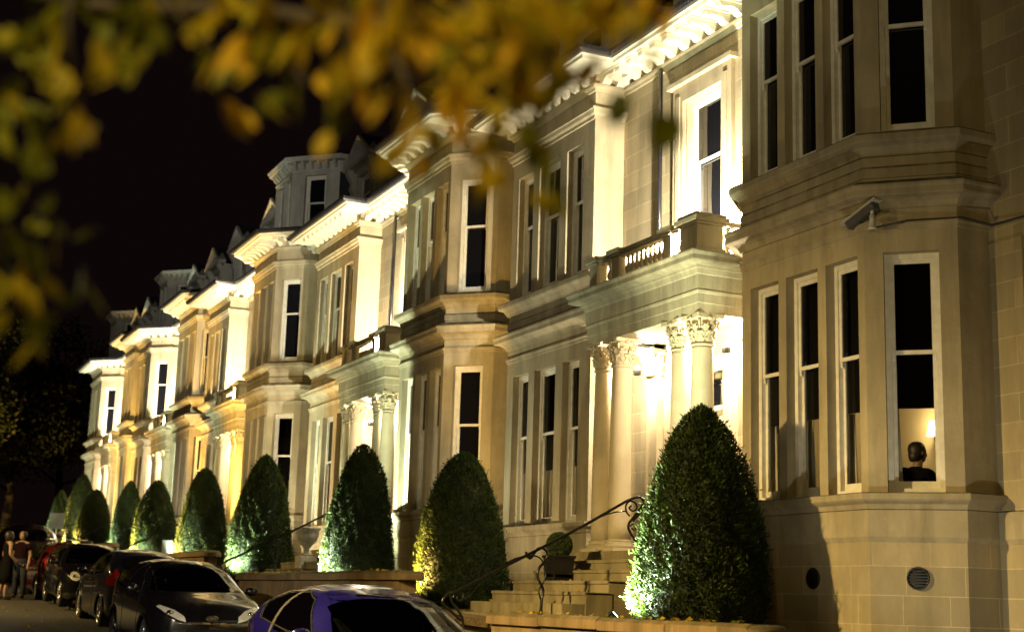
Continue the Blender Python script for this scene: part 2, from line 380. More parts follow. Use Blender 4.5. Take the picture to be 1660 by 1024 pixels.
sheet('ground', -400, 400, [-300, -30] + YS[1:] + [400], lambda y: road_z(y) - 0.12, 'mulch')
sheet('road', -6.5, 6.62, YS, road_z, 'asphalt')
sheet('pavement', 6.62, 7.5, YS, lambda y: road_z(y) + 0.11, 'paving', skirt=0.2)
sheet('garden_bed', 7.52, 11.6, [-2 + 2 * i for i in range(37)], garden_z, 'mulch', skirt=0.1)

# ------------------------------------------------------------------ houses
CT = [0, 2.45]
def mould(mb, path, kind, z):
    P = {'plinth': [(-.02, .74), (0, .74), (.035, .80), (.035, 1.08), (-.02, 1.10)],
         'sill': [(-.02, 1.08), (.035, 1.09), (.05, 1.12), (.06, 1.14), (.11, 1.17), (.13, 1.19), (.13, 1.25), (.11, 1.262), (-.02, 1.268)],
         'drip': [(-.02, 4.13), (.012, 4.15), (.02, 4.19), (.035, 4.21), (.035, 4.235), (-.02, 4.25)],
         'string': [(-.02, 4.38), (.03, 4.39), (.035, 4.41), (.06, 4.45), (.11, 4.48), (.19, 4.50), (.20, 4.51), (.20, 4.57), (.22, 4.60), (.22, 4.625), (.10, 4.69), (-.02, 4.73)],
         'block': [(-.02, 4.74), (.02, 4.75), (.02, 4.86), (0.0, 4.89), (-.02, 4.89)],
         'sill2': [(-.02, 4.99), (.03, 5.0), (.035, 5.03), (.07, 5.08), (.08, 5.10), (.15, 5.13), (.16, 5.15), (.16, 5.22), (.14, 5.24), (-.02, 5.30)],
         'head': [(-.02, 7.82), (.025, 7.83), (.03, 7.88), (.06, 7.91), (.075, 7.97), (.09, 7.98), (.09, 8.01), (-.02, 8.04)],
         'bed': [(-.02, 8.29), (.03, 8.30), (.04, 8.34), (.07, 8.37), (.075, 8.41), (-.02, 8.42)],
         'soffit': [(-.02, 8.60), (.50, 8.60), (.52, 8.585), (.56, 8.585), (.57, 8.64), (.61, 8.68), (.61, 8.70), (-.3, 8.72)],
         'gutter': [(.575, 8.66), (.66, 8.66), (.69, 8.70), (.70, 8.76), (.68, 8.77), (.56, 8.755)]}[kind]
    mb.sweep(path, [(o, zz + z) for o, zz in P])

def brackets(path, z, step=0.36):
    mb = MB()
    for i in range(len(path) - 1):
        F = Fr(path[i], path[i + 1])
        n = max(1, round(F.L / step)); 
        if F.L < 0.25: continue
        for k in range(n):
            s = F.L * (k + 0.5) / n; w = 0.075
            prof = [(0.0, 8.42), (0.10, 8.42), (0.14, 8.44), (0.17, 8.475), (0.24, 8.50), (0.36, 8.495), (0.42, 8.475), (0.46, 8.49), (0.47, 8.53), (0.47, 8.598), (0.0, 8.598)]
            mb.prism(prof, lambda o, q: F.P(s - w, q + z, o), lambda o, q: F.P(s + w, q + z, o))
            mb.fbox(F, s - w - .015, s + w + .015, 8.565 + z, 8.597 + z, 0.0, 0.485)
    return mb

def capital(mb, c, r, z0, z1):
    h = z1 - z0
    mb.lathe((c[0], c[1], z0), [(r, 0), (r * 1.12, .01), (r * 1.12, .03), (r * .98, .04), (r * 1.0, h * .5), (r * 1.25, h * .85), (r * 1.3, h * .88)], 20)
    for row, (zz, rr, hh, m, ph) in enumerate(((.05, 1.0, h * .40, 8, 0), (.07, 1.03, h * .62, 8, .5))):
        for k in range(m):
            a = 2 * PI * (k + ph) / m; d = Vector((math.cos(a), math.sin(a), 0)); t = Vector((-d.y, d.x, 0)); C = Vector((c[0], c[1], z0 + zz))
            ws = [.26, .30, .24, .10]; os_ = [rr, rr * 1.06, rr * 1.28, rr * 1.42]; hs = [0, .45, .9, .78]
            vs = []
            for j in range(4):
                for q, fo in ((-1, 0), (0, .07), (1, 0)):
                    vs.append(C + d * (r * (os_[j] + fo)) + t * (r * ws[j] * 1.25 * q) + Vector((0, 0, hh * hs[j])))
            mb.add(vs, [(j * 3 + q, j * 3 + q + 1, j * 3 + q + 4, j * 3 + q + 3) for j in range(3) for q in range(2)])
            # lobes
            for q in (-1, 1):
                for j in (0, 1, 2):
                    p = C + d * (r * (os_[j] + .10)) + t * (r * .26 * q) + Vector((0, 0, hh * (hs[j] + .16)))
                    mb.add([p, p + t * r * .16 * q + Vector((0, 0, .012)), p + d * r * .16 + Vector((0, 0, .03)), p + Vector((0, 0, .045))], [(0, 1, 2), (0, 2, 3), (1, 3, 2)])
    for k in range(4):   # volutes
        a = PI / 4 + k * PI / 2; d = Vector((math.cos(a), math.sin(a), 0)); C = Vector((c[0], c[1], z1 - h * .24))
        pts = []
        for j in range(15):
            th = -1.2 + j * 0.62; rr = r * .26 * (1 - j / 17)
            pts.append(C + d * (r * 1.32 + rr * math.cos(th)) + Vector((0, 0, rr * math.sin(th))))
        mb.tube([Vector((c[0], c[1], z0 + h * .45)) + d * r * 1.0] + pts, [r * .08] + [r * .10] * 15, 6)
        a = k * PI / 2; d = Vector((math.cos(a), math.sin(a), 0)); p = Vector((c[0], c[1], z1 - h * .12)) + d * r * 1.2
        mb.lathe((p.x, p.y, p.z - .03), [(0.001, 0), (.035, .01), (.04, .03), (.03, .055), (.001, .07)], 7)
    e = r * 1.5; mb.prism([(-e, -e * .93), (-e * .93, -e), (0, -e * .82), (e * .93, -e), (e, -e * .93), (e * .82, 0), (e, e * .93), (e * .93, e), (0, e * .82), (-e * .93, e), (-e, e * .93), (-e * .82, 0)],
                          lambda x, y: (c[0] + x, c[1] + y, z1 - h * .13), lambda x, y: (c[0] + x, c[1] + y, z1))

def column(house, x, y, z, r=0.165):
    s = MB(); s.lathe((x, y, z), [(r * 1.0, .92), (r * 1.0, 1.1), (r * .99, 1.7), (r * .94, 2.5), (r * .86, 3.36), (r * .86, 3.40)], 28)
    c = s.build('column', 'column_stone', house)
    b = MB(); b.box(x - r * 1.4, x + r * 1.4, y - r * 1.4, y + r * 1.4, z + .74, z + .80)
    b.lathe((x, y, z), [(r * 1.3, .80), (r * 1.38, .825), (r * 1.3, .85), (r * 1.12, .862), (r * 1.15, .89), (r * 1.2, .90), (r * 1.02, .92)], 28); b.build('column_base', 'column_stone', c)
    k = MB(); capital(k, (x, y), r * .88, z + 3.40, z + 3.82); k.build('capital', 'column_stone', c)

BAL = [(.052, 0), (.052, .03), (.03, .04), (.026, .055), (.045, .09), (.055, .13), (.048, .17), (.026, .22), (.022, .25), (.034, .265), (.022, .28), (.03, .32), (.04, .335), (.045, .36)]
def dormer_pediment(house, y, z, x=11.25, w=0.88, lit=False):
    """stone dormer with steep pediment standing on the eaves"""
    F = Fr((x, y - w), (x, y + w)); L = F.L; d = MB()
    zb, zt = z + 8.72, z + 10.42
    wallseg(d, F, zb, zt, [(.33, L - .33, zb + .25, zt - .22)], .15)
    for q in (0, 1):   # side cheeks and console scrolls
        s = 0 if q == 0 else L
        d.add([F.P(s, zb, 0), F.P(s, zt, 0), F.P(s, zt, -1.7), F.P(s, zb, -1.0)], [(0, 1, 2, 3) if q == 0 else (3, 2, 1, 0)])
        a, b = (-.02, .26) if q == 0 else (L - .26, L + .02)
        d.fbox(F, a, b, zb, zt - .1, 0.0, 0.06)
        d.prism([(0.06, zt - .62), (0.13, zt - .5), (0.10, zt - .34), (0.24, zt - .12), (0.24, zt - .02), (0.06, zt - .02)], lambda o, zz: F.P(a + .04, zz, o), lambda o, zz: F.P(b - .04, zz, o))
    pk = zt + .66
    d.add([F.P(0, zt, 0), F.P(L, zt, 0), F.P(L / 2, pk - .1, 0)], [(0, 2, 1)])
    for q in (1, -1):
        s0 = L / 2 - q * (L / 2 + .14)
        d.prism([(0, 0), (.28, 0), (.30, .03), (.30, .10), (0, .13)], lambda o, h: F.P(s0, zt - .02 + h, o - .04), lambda o, h: F.P(L / 2, pk - .04 + h, o - .04))
    d.fbox(F, -.1, L + .1, zt - .02, zt + .05, -.02, .22)
    dm = d.build('dormer', 'painted_dormer', house)
    r = MB()
    for q in (0, 1):
        s = -.12 if q == 0 else L + .12
        r.add([F.P(s, zt + .09, .2), F.P(L / 2, pk + .11, .2), F.P(L / 2, pk + .11, -2.2), F.P(s, zt + .09, -2.2)], [(0, 1, 2, 3) if q else (3, 2, 1, 0)])
    r.build('dormer_roof', 'slate', dm)
    sash(dm, F, (.33, L - .33, zb + .25, zt - .22), 'dark')

def dormer_turret(house, y0, y1, z, x=10.85):
    """canted timber dormer with bracketed cornice"""
    cx = 1.05; zb, zt = z + 8.74, z + 11.1
    path = [(x + 2.2, y0), (x + cx, y0), (x, y0 + cx), (x, y1 - cx), (x + cx, y1), (x + 2.2, y1)]
    d = MB(); slc = []; wins = []
    for i in range(5):
        F = Fr(path[i], path[i + 1])
        if i in (0, 4):
            sl = MB(); wallseg(sl, F, zb, zt - .32, [], .1); slc.append(sl); wallseg(d, F, zt - .32, zt, [], .1)
        elif i in (1, 3):
            op = (F.L/2-.33, F.L/2+.33, zb + .22, zt - .36); wallseg(d, F, zb, zt, [op], .12); wins.append((F, op))
        else:
            n = 2; w = F.L / n; ops = [(w * k + .08, w * (k + 1) - .08, zb + .22, zt - .36) for k in range(n)]
            wallseg(d, F, zb, zt, ops, .12); wins += [(F, o) for o in ops]
    P = path
    d.sweep(P, [(-.02, zt - .30), (.03, zt - .29), (.03, zt - .25), (-.02, zt - .24)])
    d.sweep(P, [(-.02, zt), (.22, zt), (.22, zt + .03), (.27, zt + .10), (.27, zt + .12), (-.1, zt + .17)])
    for i in range(5):
        F = Fr(P[i], P[i + 1]); n = max(2, round(F.L / .24))
        for k in range(n):
            s = F.L * (k + .5) / n
            d.prism([(0, zt - .20), (.06, zt - .18), (.15, zt - .09), (.17, zt - .001), (0, zt - .001)], lambda o, q: F.P(s - .04, q, o), lambda o, q: F.P(s + .04, q, o))
    dm = d.build('dormer', 'painted_dormer', house)
    for sl in slc: sl.build('slate_cheek', 'slate', dm)
    t = MB(); t.add([(p[0], p[1], zt + .16) for p in P], [tuple(range(5, -1, -1))])
    t.add([(x + .3, y0 + .3, zt + .17), (x + .3, y1 - .3, zt + .17), (x + 2.2, y1, zt + .5), (x + 2.2, y0, zt + .5)], [(3, 2, 1, 0)]); t.build('dormer_roof', 'lead', dm)
    for F, op in wins: sash(dm, F, op, 'dark', .55)

def chimney(house, x, y, z, n=4):
    c = MB(); c.box(x - .45, x + .45, y - .9, y + .9, z + 9.0, z + 12.6); c.box(x - .5, x + .5, y - .95, y + .95, z + 12.6, z + 12.72); c.box(x - .47, x + .47, y - .92, y + .92, z + 12.72, z + 12.8)
    ch = c.build('chimney', 'chimney_stone', house)
    for k in range(n):
        p = MB(); p.lathe((x, y - .6 + 1.2 * k / (n - 1), z + 12.8), [(.13, 0), (.14, .05), (.11, .1), (.12, .5), (.14, .52), (.14, .6), (.1, .62)], 12); p.build('chimney_pot', 'terracotta', ch)

def balustrade(house, x, ya, yb, xw, z, right_open=True):
    """front run along the street and a return to the wall at each side"""
    m = MB()
    zb, zc = z + 4.62, z + 5.03
    F = Fr((x, ya), (x, yb))
    lo = [(.0, zb), (.08, zb), (.08, zb + .05), (.06, zb + .07), (.0, zb + .07)]
    m.box(x - .0, x + .17, ya, yb, zb, zb + .07)
    m.box(x - .02, x + .19, ya, yb, zc, zc + .03); m.box(x - .05, x + .22, ya, yb, zc + .03, zc + .085)
    def ped(y0, y1, x0=None, x1=None, zt=0.13):
        x0 = x - .03 if x0 is None else x0; x1 = x + .20 if x1 is None else x1
        m.box(x0, x1, y0, y1, zb - .01, zc + .002); m.box(x0 - .025, x1 + .025, y0 - .025, y1 + .025, zb - .012, zb + .10)
        m.box(x0 - .03, x1 + .03, y0 - .03, y1 + .03, zc + .003, zc + .04); m.box(x0 - .065, x1 + .065, y0 - .065, y1 + .065, zc + .04, zc + .11)
        m.box(x0 - .03, x1 + .03, y0 - .03, y1 + .03, zc + .11, zc + zt)
    Lh = yb - ya
    ped(ya - .02, ya + .40, x - .05, x + .37, .16); ped(ya + .68, ya + .88); ped(yb - .88, yb - .68); ped(yb - .22, yb + .0)
    for y in (ya, yb - .17):
        m.box(x + .2, xw, y, y + .17, zb, zb + .07); m.box(x + .2, xw, y - .03, y + .2, zc + .02, zc + .085)
    b = m.build('balustrade', 'trim', house, bevel=.006)
    ys = [ya + .54] + list(np.linspace(ya + .99, yb - .99, max(6, round((Lh - 1.9) / .125)))) + [yb - .45]
    for y in ys:
        q = MB(); q.lathe((x + .085, y, zb + .07), BAL, 10); q.build('baluster', 'column_stone', b)
    for xx in np.arange(x + .5, xw - .1, .16):
        for y in (ya + .085, yb - .085):
            q = MB(); q.lathe((xx, y, zb + .07), BAL, 10); q.build('baluster', 'column_stone', b)

LABELS = ['sandstone terraced house nearest the camera, with the dark canted bay filling the right edge',
          'second sandstone terraced house from the right, its bay standing between the two largest porches',
          'third sandstone terraced house from the right, with a big canted timber dormer above its bay',
          'fourth sandstone terraced house from the right, its flat front and bay side by side',
          'farthest sandstone terraced house, at the left end of the terrace']
def house(k, H):
    z, dx = H['z'], H['dx']; XF, XW = 10.0 + dx, 11.15 + dx; XFl = H['xfl']
    yb0, yb1 = H['bay']; fr0, fr1 = H['flat']; p0, p1 = H['port']; Y0, Y1 = H['ext']
    h = root('terraced_house', (XF, (Y0 + Y1) / 2, z - .6), LABELS[k], 'house', 'houses of the sandstone terrace')
    zb, zt = min(z - 1.0, garden_z(Y0) - .3), z + 8.66
    lit = H.get('lit', ())
    cd = .70
    baypath = [(XW, yb0 - cd), (XF + cd, yb0 - cd), (XF, yb0), (XF, yb1), (XF + cd, yb1 + cd), (XW, yb1 + cd)]
    if H.get('canted'):
        flatpath = [(XW, fr0 - cd), (XFl + cd, fr0 - cd), (XFl, fr0), (XFl, fr1), (XW, fr1)]
    else: flatpath = [(XW, fr0), (XFl, fr0), (XFl, fr1), (XW, fr1)]
    path = [(XW, Y0)] + baypath + flatpath + [(XW, Y1)]
    w = MB(); bm = MB(); fm = MB(); wins = []
    for i in range(len(path) - 1):
        if (Vector(path[i]) - Vector(path[i + 1])).length < 1e-3: continue
        F = Fr(path[i], path[i + 1]); ops = []; tgt = w
        if 1 <= i <= 5: tgt = bm
        if i > 6 and i < len(path) - 2: tgt = fm
        G, U = (z + 1.27, z + 3.90), (z + 5.30, z + 7.52)
        if i == 3:
            L = F.L; m = (L - 2.22) / 2 + .0
            cuts = [(.12, .69), (.84, 1.45), (1.60, 2.18)]; sc = (L - .12 - (2.36 - 2.18)) / 2.06
            cuts = [(.12 + (a - .12) * sc, .12 + (b - .12) * sc) for a, b in cuts]
            ops = [(a, b, *q) for a, b in cuts for q in (G, U)]
        elif i in (2, 4): ops = [(.20, .79, *G), (.20, .79, *U)]
        elif tgt is fm and abs(F.d.x) < .1:
            sc = F.L / 3.13
            cuts = [(.38, .98), (1.23, 2.03), (2.26, 2.88)]
            if H.get('canted'): cuts = [(.25, .85), (1.2, 1.95), (2.3, 2.9)]
            ops = [(a * sc, b * sc, *q) for a, b in cuts for q in (G, U)]
        elif tgt is fm and .5 < abs(F.d.x) < .9: ops = [(.20, .79, *G), (.20, .79, *U)]
        elif i == 6:
            c = (p0 + p1) / 2 - yb1 - cd; yy = 0
            ops = [(c - .45, c + .60, z + 5.25, z + 7.6)]
            dc = (c - .5, c + .62, z + .72, z + 3.3)
            ops.append(dc)
        wallseg(tgt, F, zb, zt, ops)
        for o in ops:
            if i == 6 and o[2] < z + 1: door = (F, o); continue
            kind = 'dark'
            if (('bay' in lit and 1 <= i <= 5) or ('flat' in lit and tgt is fm) or ('cant' in lit and i == 2)) and o[2] < z + 2: kind = 'clear'
            wins.append((F, o, kind))
    wl = w.build('wall', 'ashlar', h); bo = bm.build('bay', H.get('bmat', 'dressed'), h); fo = fm.build('projecting_front', 'dressed', h)
    base = MB()  # coursed base of bay and front, standing 4 mm proud of the dressed stone above
    for i in list(range(1, 6)) + list(range(7, len(path) - 2)):
        pass
    for pp in (baypath, flatpath):
        base = MB(); base.sweep(pp, [(.004, zb), (.004, z + .742), (-.02, z + .743)]); base.build('base_course', 'ashlar', h)
    for F, o, kd in wins:
        BLINDZ[0] = z + 2.2
        par = bo if (F.p0.y < yb1 + cd - .01 and F.p0.y < fr0 - 1 and F.p0.y >= yb0 - cd - .01) else (fo if F.p0.y > fr0 - cd - .01 else wl)
        sash(par, F, o, kd)
    for nm, kinds, mat in (('base_ledge', ('plinth',), 'trim'), ('sill_course', ('sill',), 'trim'), ('drip_course', ('drip',), 'trim'), ('string_course', ('string',), 'trim'), ('blocking_course', ('block',), 'trim'), ('upper_sill_course', ('sill2',), 'trim'), ('frieze_moulding', ('head',), 'dressed')):
        for pp in (baypath, flatpath):
            m = MB(); mould(m, pp, kinds[0], z); m.build(nm, mat, h)
    m = MB(); mould(m, path, 'bed', z); m.build('bed_moulding', 'dressed', h)
    if k == 0:
        m = MB(); m.sweep([(XW, Y0), (XW, yb0 - cd)], [(-.02, z + .74), (0, z + .74), (.035, z + .80), (.035, z + 1.08), (-.02, z + 1.10)]); m.build('plinth_ledge', 'trim', h)
    m = MB(); mould(m, path, 'soffit', z); e = m.build('eaves', 'soffit_paint', h)
    brackets(path, z).build('brackets', 'soffit_paint', e)
    m = MB(); mould(m, path, 'gutter', z); m.build('gutter', 'gutter_iron', e)
    # roof: lead flat behind the gutter, slates to the ridge
    r = MB(); r.add([(XF - .5, Y0, z + 8.705), (XW + .1, Y0, z + 8.74), (XW + .1, Y1, z + 8.74), (XF - .5, Y1, z + 8.705)], [(0, 3, 2, 1)]) if False else None
    r.add([(p[0] - .0, p[1], z + 8.715) for p in path] + [(XW + .5, Y1, z + 8.72), (XW + .5, Y0, z + 8.72)], [tuple(range(len(path) + 1, -1, -1))])
    r.build('lead_flat', 'lead', h)
    r = MB(); xa, xr = XW + .05, XW + 4.6
    r.prism([(xa, z + 8.70), (xr, z + 11.5), (xr + 4.5, z + 8.7)], lambda a, b: (a, Y0, b), lambda a, b: (a, Y1, b)); r.build('roof', 'slate', h)
    chimney(h, XW + 2.6, Y1 - .3, z)
    for yy in H.get('ped', ()): dormer_pediment(h, yy, z, XFl + .65 if yy > fr0 else XW + .1)
    if H.get('tur'): dormer_turret(h, *H['tur'], z, XF + .55)
    # first-floor window surround
    c = (p0 + p1) / 2; F = Fr((XW, yb1 + cd), (XW, fr0)); cc = c - yb1 - cd
    m = MB()
    for a, b, y0_, y1_, o in ((cc - .72, cc - .45, z + 4.7, z + 7.6, .07), (cc + .60, cc + .87, z + 4.7, z + 7.6, .07), (cc - .72, cc + .87, z + 7.6, z + 7.86, .07), (cc - .80, cc + .95, z + 7.86, z + 7.93, .15), (cc - .62, cc - .52, z + 4.7, z + 7.7, .09), (cc + .67, cc + .77, z + 4.7, z + 7.7, .09)):
        m.fbox(F, a, b, y0_, y1_, -.01, o)
    m.build('window_surround', 'dressed', h)
    # portico
    if True:
        px = XF + .02; m = MB(); ent = MB()
        m.box(px - .12, XW + .0, p0 - .1, p1 + .1, zb, z + .72); m.box(px - .16, XW, p0 - .14, p1 + .14, z + .60, z + .74)
        m.build('porch_floor', 'step_stone', h)
        pth = [(XW, p0), (px, p0), (px, p1), (XW, p1)]
        prof = [(-.34, 3.82), (0, 3.82), (0, 3.95), (.015, 3.955), (.015, 4.08), (.03, 4.09), (.04, 4.12), (.03, 4.13), (.03, 4.33), (.05, 4.34), (.07, 4.40), (.09, 4.41), (.10, 4.44), (.22, 4.46), (.24, 4.48), (.24, 4.54), (.27, 4.58), (.27, 4.60), (.10, 4.63), (-.3, 4.635)]
        ent.sweep(pth, [(o, q + z) for o, q in prof])
        ent.box(px + .30, XW, p0 + .3, p1 - .3, z + 3.90, z + 3.98); ent.box(px + .1, XW, p0 + .1, p1 - .1, z + 4.55, z + 4.625)
        ent.build('entablature', 'trim', h)
        for yy in (p0 + .19, p0 + .70, p1 - .70, p1 - .19): column(h, px + .19, yy, z)
        for yy in (p0 + .19, p1 - .19):   # wall pilasters
            q = MB(); q.box(XW - .12, XW, yy - .15, yy + .15, z + .72, z + 3.42); q.box(XW - .16, XW, yy - .19, yy + .19, z + .72, z + .92); pl = q.build('pilaster', 'column_stone', h)
            q = MB(); capital(q, (XW - .03, yy), .17, z + 3.42, z + 3.82); q.build('capital', 'column_stone', pl)
        balustrade(h, px + .02, p0 + .02, p1 - .02, XW, z)
        F, o = door; d = MB(); a, b, c0, c1 = o; dz = c0 + 2.05
        d.fbox(F, a, b, c0, dz, -.2, -.16)
        for q0, q1 in ((a + .12, (a + b) / 2 - .05), ((a + b) / 2 + .05, b - .12)):
            for r0, r1 in ((c0 + .18, c0 + .75), (c0 + .88, dz - .15)): d.fbox(F, q0, q1, r0, r1, -.16, -.14); d.fbox(F, q0 + .04, q1 - .04, r0 + .04, r1 - .04, -.14, -.128)
        dd = d.build('door', 'door_paint', h)
        q = MB(); kx = F.P(a + .12, c0 + 1.0, -.13); q.lathe((kx[0] - .03, kx[1], kx[2]), [(.001, -.03), (.03, -.01), (.03, .01), (.001, .03)], 10); q.build('handle', 'chrome', dd)
        q = MB(); q.fbox(F, a, a + .07, c0, c1, -.16, -.1); q.fbox(F, b - .07, b, c0, c1, -.16, -.1); q.fbox(F, a + .07, b - .07, dz, dz + .07, -.19, -.1); q.fbox(F, a + .07, b - .07, c1 - .06, c1, -.19, -.1)
        for s0, s1, q0, q1, oo in ((a - .28, a, c0, c1, .06), (b, b + .28, c0, c1, .06), (a - .28, b + .28, c1, c1 + .22, .06), (a - .2, a - .08, c0, c1, .09), (b + .08, b + .2, c0, c1, .09)): q.fbox(F, s0, s1, q0, q1, -.01, oo)
        fr = q.build('door_frame', 'door_paint', h)
        q = MB(); q.fbox(F, a + .07, b - .07, dz + .07, c1 - .06, -.18, -.17); q.build('fanlight', 'dark_glass', fr)
    # downpipe beside the first-floor window
    q = MB(); yy = fr0 - .8 if not H.get('canted') else fr0 - 1.2; yy = c + 1.25
    q.tube([(XW - .07, yy, z + 4.7), (XW - .07, yy, z + 8.35)], .035, 8); q.build('downpipe', 'gutter_iron', h)
    # end gable so nothing is open behind
    g = MB()
    g.add([(XW, Y1, zb), (XW + 9, Y1, zb), (XW + 9, Y1, z + 8.7), (XW, Y1, z + 8.7)], [(0, 1, 2, 3)]); g.add([(XW + .02, Y0, zb), (XW + 9, Y0, zb), (XW + 9, Y0, z + 8.7), (XW + .02, Y0, z + 8.7)], [(0, 3, 2, 1)])
    g.add([(XW + 9, Y0, zb), (XW + 9, Y1, zb), (XW + 9, Y1, z + 8.7), (XW + 9, Y0, z + 8.7)], [(0, 3, 2, 1)])
    g.build('party_wall', 'chimney_stone', h)
    # glimpse of dark rooms behind the clear glass
    return h
HS = [dict(z=0, dx=0, xfl=10.6, bay=(12.2, 14.56), port=(15.6, 18.65), flat=(19.64, 22.75), ext=(1.0, 23.2), lit=('bay', 'flat'), ped=(17.3, 21.2), tur=(11.9, 14.9)),
      dict(z=.38, dx=0, xfl=10.6, bay=(24.3, 26.6), port=(27.5, 30.4), flat=(31.3, 34.5), ext=(23.2, 35.5), ped=(29.2, 33.1)),
      dict(z=.76, dx=.05, xfl=10.6, bay=(36.5, 38.7), port=(39.6, 42.4), flat=(43.6, 46.3), ext=(35.5, 46.35), lit=('cant',), ped=(41.3, 45.2), tur=(36.4, 40.1)),
      dict(z=1.14, dx=.4, xfl=10.4, bay=(47.2, 50.0), port=(50.9, 53.5), flat=(54.86, 57.3), ext=(46.35, 57.32), canted=True, ped=(50.2, 53.2), tur=(54.5, 58.0)),
      dict(z=1.45, dx=.4, xfl=10.4, bay=(58.2, 60.4), port=(61.9, 64.5), flat=(66.0, 68.7), ext=(57.32, 69.0), canted=True, ped=(62.0, 64.6), tur=(65.8, 69.3))]
HOUSE = [house(k, H) for k, H in enumerate(HS)]

# lit dining room behind the near bay, and the room behind the near flat front
def room(house, x0, x1, y0, y1, z0, z1, skip='x0'):
    q = MB(); q.add([(x1, y0, z0), (x1, y1, z0), (x1, y1, z1), (x1, y0, z1)], [(0, 1, 2, 3)])
    q.add([(x0, y1, z0), (x1, y1, z0), (x1, y1, z1), (x0, y1, z1)], [(0, 1, 2, 3)]); q.add([(x0, y0, z0), (x1, y0, z0), (x1, y0, z1), (x0, y0, z1)], [(0, 1, 2, 3)])
    q.add([(x0, y0, z1), (x1, y0, z1), (x1, y1, z1), (x0, y1, z1)], [(0, 1, 2, 3)])
    for k in range(1, 5): q.box(x1 - .012, x1 - .001, y0 + (y1 - y0) * k / 5 - .03, y0 + (y1 - y0) * k / 5 + .03, z0, z1)
    w = q.build('room_lining', 'room_wall', house)
    q = MB(); q.add([(x0, y0, z0 + .004), (x1, y0, z0 + .004), (x1, y1, z0 + .004), (x0, y1, z0 + .004)], [(0, 1, 2, 3)]); q.build('floor', 'room_floor', w)
room(HOUSE[0], 11.12, 15.5, 11.0, 18.6, .78, 4.0); room(HOUSE[0], 11.12, 14.8, 19.9, 23.0, .78, 4.0); room(HOUSE[2], 11.2, 13.5, 35.7, 39.4, 1.3, 4.8)
def sconce(loc, label):
    r = root('wall_lamp', loc, label, 'wall lamp', 'wall lamps in the near dining room'); x, y, z = loc
    m = MB(); m.box(x - .03, x, y - .05, y + .05, z - .3, z - .12); m.tube([(x - .02, y, z - .2), (x - .12, y, z - .22), (x - .14, y, z - .12)], .012, 6); m.build('bracket', 'gutter_iron', r)
    m = MB(); m.lathe((x - .14, y, z - .12), [(.10, 0), (.12, .0), (.07, .24), (.06, .24)], 16); m.build('lamp_shade', 'shade_cream', r)
    light('wall_lamp_light', 'POINT', (x - .3, y, z + .02), 55, (1, .76, .40), .08)

def skin_body(name, nodes, edges, mat, parent=None, sub=2):
    me = bpy.data.meshes.new(name); me.from_pydata([n[0] for n in nodes], edges, []); ob = bpy.data.objects.new(name, me); COL.objects.link(ob)
    mo = ob.modifiers.new('skin', 'SKIN'); mo.use_smooth_shade = True
    for v, n in zip(me.skin_vertices[0].data, nodes):
        r = n[1]; v.radius = (r, r) if not isinstance(r, tuple) else r
    me.skin_vertices[0].data[0].use_root = True
    sm = ob.modifiers.new('sub', 'SUBSURF'); sm.levels = sub; sm.render_levels = sub
    dg = bpy.context.evaluated_depsgraph_get(); nm = bpy.data.meshes.new_from_object(ob.evaluated_get(dg)); ob.modifiers.clear(); ob.data = nm; nm.materials.clear(); nm.materials.append(MATS[mat])
    nm.polygons.foreach_set('use_smooth', [True] * len(nm.polygons))
    if parent: ob.parent = parent; ORG[ob.name] = ORG[parent.name]
    else: ORG[ob.name] = (0, 0, 0)
    return ob
def hand_nodes(nodes, edges, wrist, d, side, up_, s=1.0):
    """palm, four unequal curled fingers and a thumb grown from the wrist"""
    d = Vector(d).normalized(); side = Vector(side).normalized(); up_ = Vector(up_).normalized(); W0 = Vector(nodes[wrist][0])
    nodes.append((W0 + d * .05 * s, (.034 * s, .016 * s))); p = len(nodes) - 1; edges.append((wrist, p))
    for k, (ln, off) in enumerate(((.075, -.030), (.085, -.010), (.080, .010), (.062, .029))):
        a = len(nodes); base = W0 + d * .085 * s + side * off * s
        nodes.append((base, .010 * s)); nodes.append((base + (d * .8 - up_ * .35).normalized() * ln * .5 * s, .0085 * s)); nodes.append((base + (d * .7 - up_ * .7) * ln * .8 * s, .007 * s))
        edges += [(p, a), (a, a + 1), (a + 1, a + 2)]
    a = len(nodes); nodes.append((W0 + d * .03 * s - side * .035 * s, .011 * s)); nodes.append((W0 + d * .065 * s - side * .055 * s - up_ * .015 * s, .009 * s)); edges += [(p, a), (a, a + 1)]
def head(mb, c, f, r=.1):
    """skull with brow, nose, chin and ears facing direction f"""
    f = Vector((f[0], f[1], 0)).normalized(); s = Vector((-f.y, f.x, 0)); c = Vector(c); vs = []; nu, nv = 20, 14
    for j in range(nv + 1):
        v = PI * j / nv
        for i in range(nu):
            u = 2 * PI * i / nu; x = math.cos(u) * math.sin(v); y = math.sin(u) * math.sin(v); z = math.cos(v)
            w = .78 if z > 0 else .78 + .22 * z * .9
            fx = x * (.98 if x < 0 else .92); 
            if x > .6 and -.35 < z < .1: fx += .22 * math.exp(-(y / .16) ** 2) * (1 - abs(z + .15) / .3) if abs(z + .15) < .3 else 0
            if x > .5 and z < -.55: fx += .08
            if x > .5 and abs(abs(y) - .32) < .14 and abs(z - .05) < .12: fx -= .07
            vs.append(c + f * (r * fx) + s * (r * y * w) + Vector((0, 0, r * 1.24 * z)))
    mb.add(vs, [(j * nu + i, j * nu + (i + 1) % nu, (j + 1) * nu + (i + 1) % nu, (j + 1) * nu + i) for j in range(nv) for i in range(nu)], True)
    for q in (-1, 1): mb.lathe((c + s * (q * r * .78)), [(.001, -.03), (.016, -.02), (.02, .01), (.001, .03)], 8)

